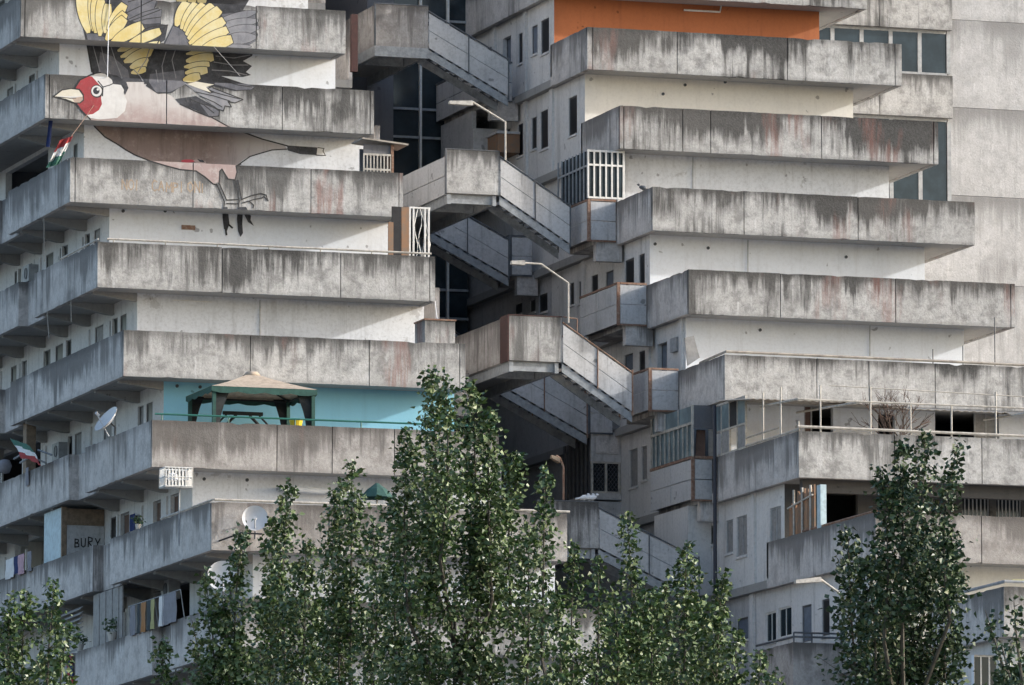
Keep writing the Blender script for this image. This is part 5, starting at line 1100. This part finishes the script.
# ------------------------------------------------------------------ poplars in front
def poplar(label, dist, shoots, seed, dens=1.0, mat='leaf', group='poplars growing in front of the blocks', lsz=.09):
    R3 = random.Random(seed); ppm = F/dist
    sx = sum(s[2] for s in shoots)/len(shoots); base = PD(sx, 1000, dist); g = Vector((base.x, base.y, 0))
    T = thing('poplar_tree', label, 'tree', g, group)
    tr = MB(); cr = MB()
    ztop = max(PD(s[0], s[1], dist).z for s in shoots)
    jr = Vector((R3.gauss(0, .1), R3.gauss(0, .1), 0)); tz = ztop*.55
    tr.tube([g, g+Vector((0, 0, tz*.4))+jr*.4, g+Vector((0, 0, tz*.8))+jr, g+Vector((0, 0, ztop*.8))+jr], .13, 8, 0, .02)
    for (tx, ty, bx, by, hw) in shoots:
        dd = dist+R3.uniform(-1.2, 1.2); top = PD(tx, ty, dd); bot = PD(bx, by, dd); hwm = hw/ppm
        root = g+Vector((0, 0, max(1.5, bot.z-1.6)))
        pts = [root, bot+(root-bot)*.25, bot]; nseg = 5
        bend = Vector((R3.gauss(0, .06), R3.gauss(0, .06), 0))
        ax = lambda t: bot.lerp(top, t)+bend*math.sin(math.pi*t)
        pts += [ax((i+1)/nseg) for i in range(nseg)]
        tr.tube(pts, .035, 6, 0, .004)
        L = (top-bot).length; ntw = int(L*hwm*150*dens)+int(L*22)
        for _ in range(ntw):
            t = 1-R3.random()**.9; t = min(t, .995); rad = hwm*((1-t)**.62)*(.78+.3*math.sin(t*17+tx))+.04
            a = R3.uniform(0, 2*math.pi); out = Vector((math.cos(a), math.sin(a), 0)); p0 = ax(t); ln = rad*R3.uniform(.25, 1.12)
            up = R3.uniform(.35, .95); tip = p0+out*ln+Vector((0, 0, up*ln*.9)); n = max(2, int(3+ln*9))
            if R3.random() < .12: tr.tube([p0, tip], .008, 3, 0, .003)
            for j in range(n):
                c = p0.lerp(tip, R3.uniform(.35, 1.05))+Vector((R3.gauss(0, .045), R3.gauss(0, .045), R3.gauss(0, .05)))
                d = (out*R3.uniform(.2, 1)+Vector((R3.gauss(0, .6), R3.gauss(0, .6), R3.gauss(-.2, .55)))).normalized(); u = d.cross(Vector((R3.gauss(0, 1), R3.gauss(0, 1), R3.gauss(0, 1)))).normalized(); l = lsz*R3.uniform(.6, 1.25); w = l*R3.uniform(.34, .48); nn = d.cross(u)*l*.15
                cr.poly([c, c+d*l*.4+u*w+nn, c+d*l, c+d*l*.4-u*w+nn])
    # the lower crown, below the picture
    zlo = min(PD(s[2], s[3], dist).z for s in shoots); wm = max(s[4] for s in shoots)/ppm*1.1
    for _ in range(2600):
        z = 2.5+(zlo+.6-2.5)*R3.random()**.6; a = R3.uniform(0, 6.28); r = wm*math.sqrt(R3.random()); c = g+Vector((math.cos(a)*r, math.sin(a)*r, z)); leaf(cr, c, .15)
    cr.build('crown', M[mat], T); tr.build('trunk', M['bark'], T)
poplar('leafy poplar in the bottom left corner', 112, [(10, 598, 8, 720, 26), (27, 590, 24, 720, 22), (54, 583, 46, 720, 26), (70, 622, 60, 730, 20), (-14, 600, -14, 730, 24)], 1, 1.3)
poplar('loose poplar whose thin tips reach the lower round dish', 118, [(205, 577, 212, 720, 24), (162, 640, 178, 740, 20), (243, 530, 240, 720, 34), (222, 600, 226, 730, 34), (192, 620, 200, 730, 16)], 2, 1.15)
poplar('poplar with a pale tip in front of the lowest left parapets', 121, [(288, 484, 284, 650, 28), (272, 520, 270, 670, 26), (306, 540, 300, 720, 40), (272, 580, 276, 740, 46), (318, 600, 316, 740, 22)], 3, 1.2)
poplar('slim poplar left of the tallest one', 119, [(352, 462, 350, 640, 32), (340, 480, 342, 660, 26), (372, 520, 368, 720, 34), (338, 580, 340, 740, 36)], 4, 1.2)
poplar('tallest double-topped poplar in the middle', 116, [(430, 370, 428, 560, 40), (443, 376, 440, 560, 30), (470, 384, 474, 580, 40), (490, 410, 492, 600, 36), (408, 430, 408, 620, 34), (515, 455, 514, 640, 32), (432, 520, 430, 740, 62), (482, 530, 484, 740, 62), (395, 500, 398, 720, 34), (528, 520, 526, 720, 30)], 5, 1.15)
poplar('short poplar between the tallest one and the lowest stair bridge', 114, [(545, 466, 542, 660, 22), (575, 545, 572, 720, 22), (598, 556, 594, 730, 18), (556, 590, 556, 740, 30)], 6, 1.15)
poplar('pointed poplar in front of the lowest flight of stairs', 117, [(627, 515, 630, 700, 26), (612, 590, 612, 730, 24), (652, 590, 650, 740, 26), (636, 620, 634, 740, 36)], 7, 1.25)
poplar('rounded poplar right of the lowest stairs', 120, [(686, 545, 684, 700, 30), (668, 580, 668, 730, 28), (722, 577, 716, 740, 32), (700, 600, 698, 740, 44), (738, 630, 732, 750, 22)], 8, 1.3)
poplar('tall dark poplar before the right block', 108, [(903, 443, 902, 620, 30), (926, 436, 924, 620, 30), (958, 444, 950, 620, 28), (880, 470, 884, 640, 32), (848, 530, 858, 700, 34), (868, 560, 872, 730, 44), (915, 540, 914, 740, 60), (950, 545, 945, 740, 42), (900, 600, 900, 740, 60)], 9, 1.3, 'leafdark')
poplar('low poplar shoot at the bottom beside the corner balcony', 113, [(760, 650, 758, 740, 22), (776, 668, 774, 740, 16)], 10, 1.2)
poplar('thin dark branch at the lower right edge', 96, [(985, 610, 1010, 690, 10), (1014, 600, 1024, 690, 14), (1000, 640, 1022, 720, 16)], 12, .8, 'leafdark', lsz=.08)
# ------------------------------------------------------------------ camera, light, world
cd = bpy.data.cameras.new('camera'); co = bpy.data.objects.new('camera', cd); COL.objects.link(co)
co.location = CAM; cd.sensor_width = 36; cd.lens = F/1024*36; cd.clip_start = 1; cd.clip_end = 6000
co.rotation_euler = (math.pi/2+PITCH, 0, -YAW); SC.camera = co
SUN = Vector((3.0, -1.0, 1.12)).normalized()       # towards the sun
el = math.asin(SUN.z); az = math.atan2(SUN.x, SUN.y)
ld = bpy.data.lights.new('sun', 'SUN'); ld.energy = 2.0; ld.angle = math.radians(1.5); ld.color = (1, .985, .965)
lo = bpy.data.objects.new('sun', ld); COL.objects.link(lo); lo.location = (60, -60, 80)
lo.rotation_euler = (-SUN).to_track_quat('-Z', 'Y').to_euler()
W = bpy.data.worlds.new('World'); SC.world = W; W.use_nodes = True; nt = W.node_tree; nt.nodes.clear()
sk = nt.nodes.new('ShaderNodeTexSky'); sk.sky_type = 'NISHITA'; sk.sun_disc = False; sk.sun_elevation = el; sk.sun_rotation = az
sk.air_density = 1.0; sk.dust_density = 2.6; sk.ozone_density = 1.15
bg = nt.nodes.new('ShaderNodeBackground'); bg.inputs[1].default_value = .15; ou = nt.nodes.new('ShaderNodeOutputWorld')
nt.links.new(sk.outputs[0], bg.inputs[0]); nt.links.new(bg.outputs[0], ou.inputs[0])
SC.view_settings.view_transform = 'Standard'; SC.view_settings.look = 'None'; SC.view_settings.exposure = .98; SC.view_settings.gamma = 1
SC.cycles.max_bounces = 6; SC.cycles.use_denoising = True
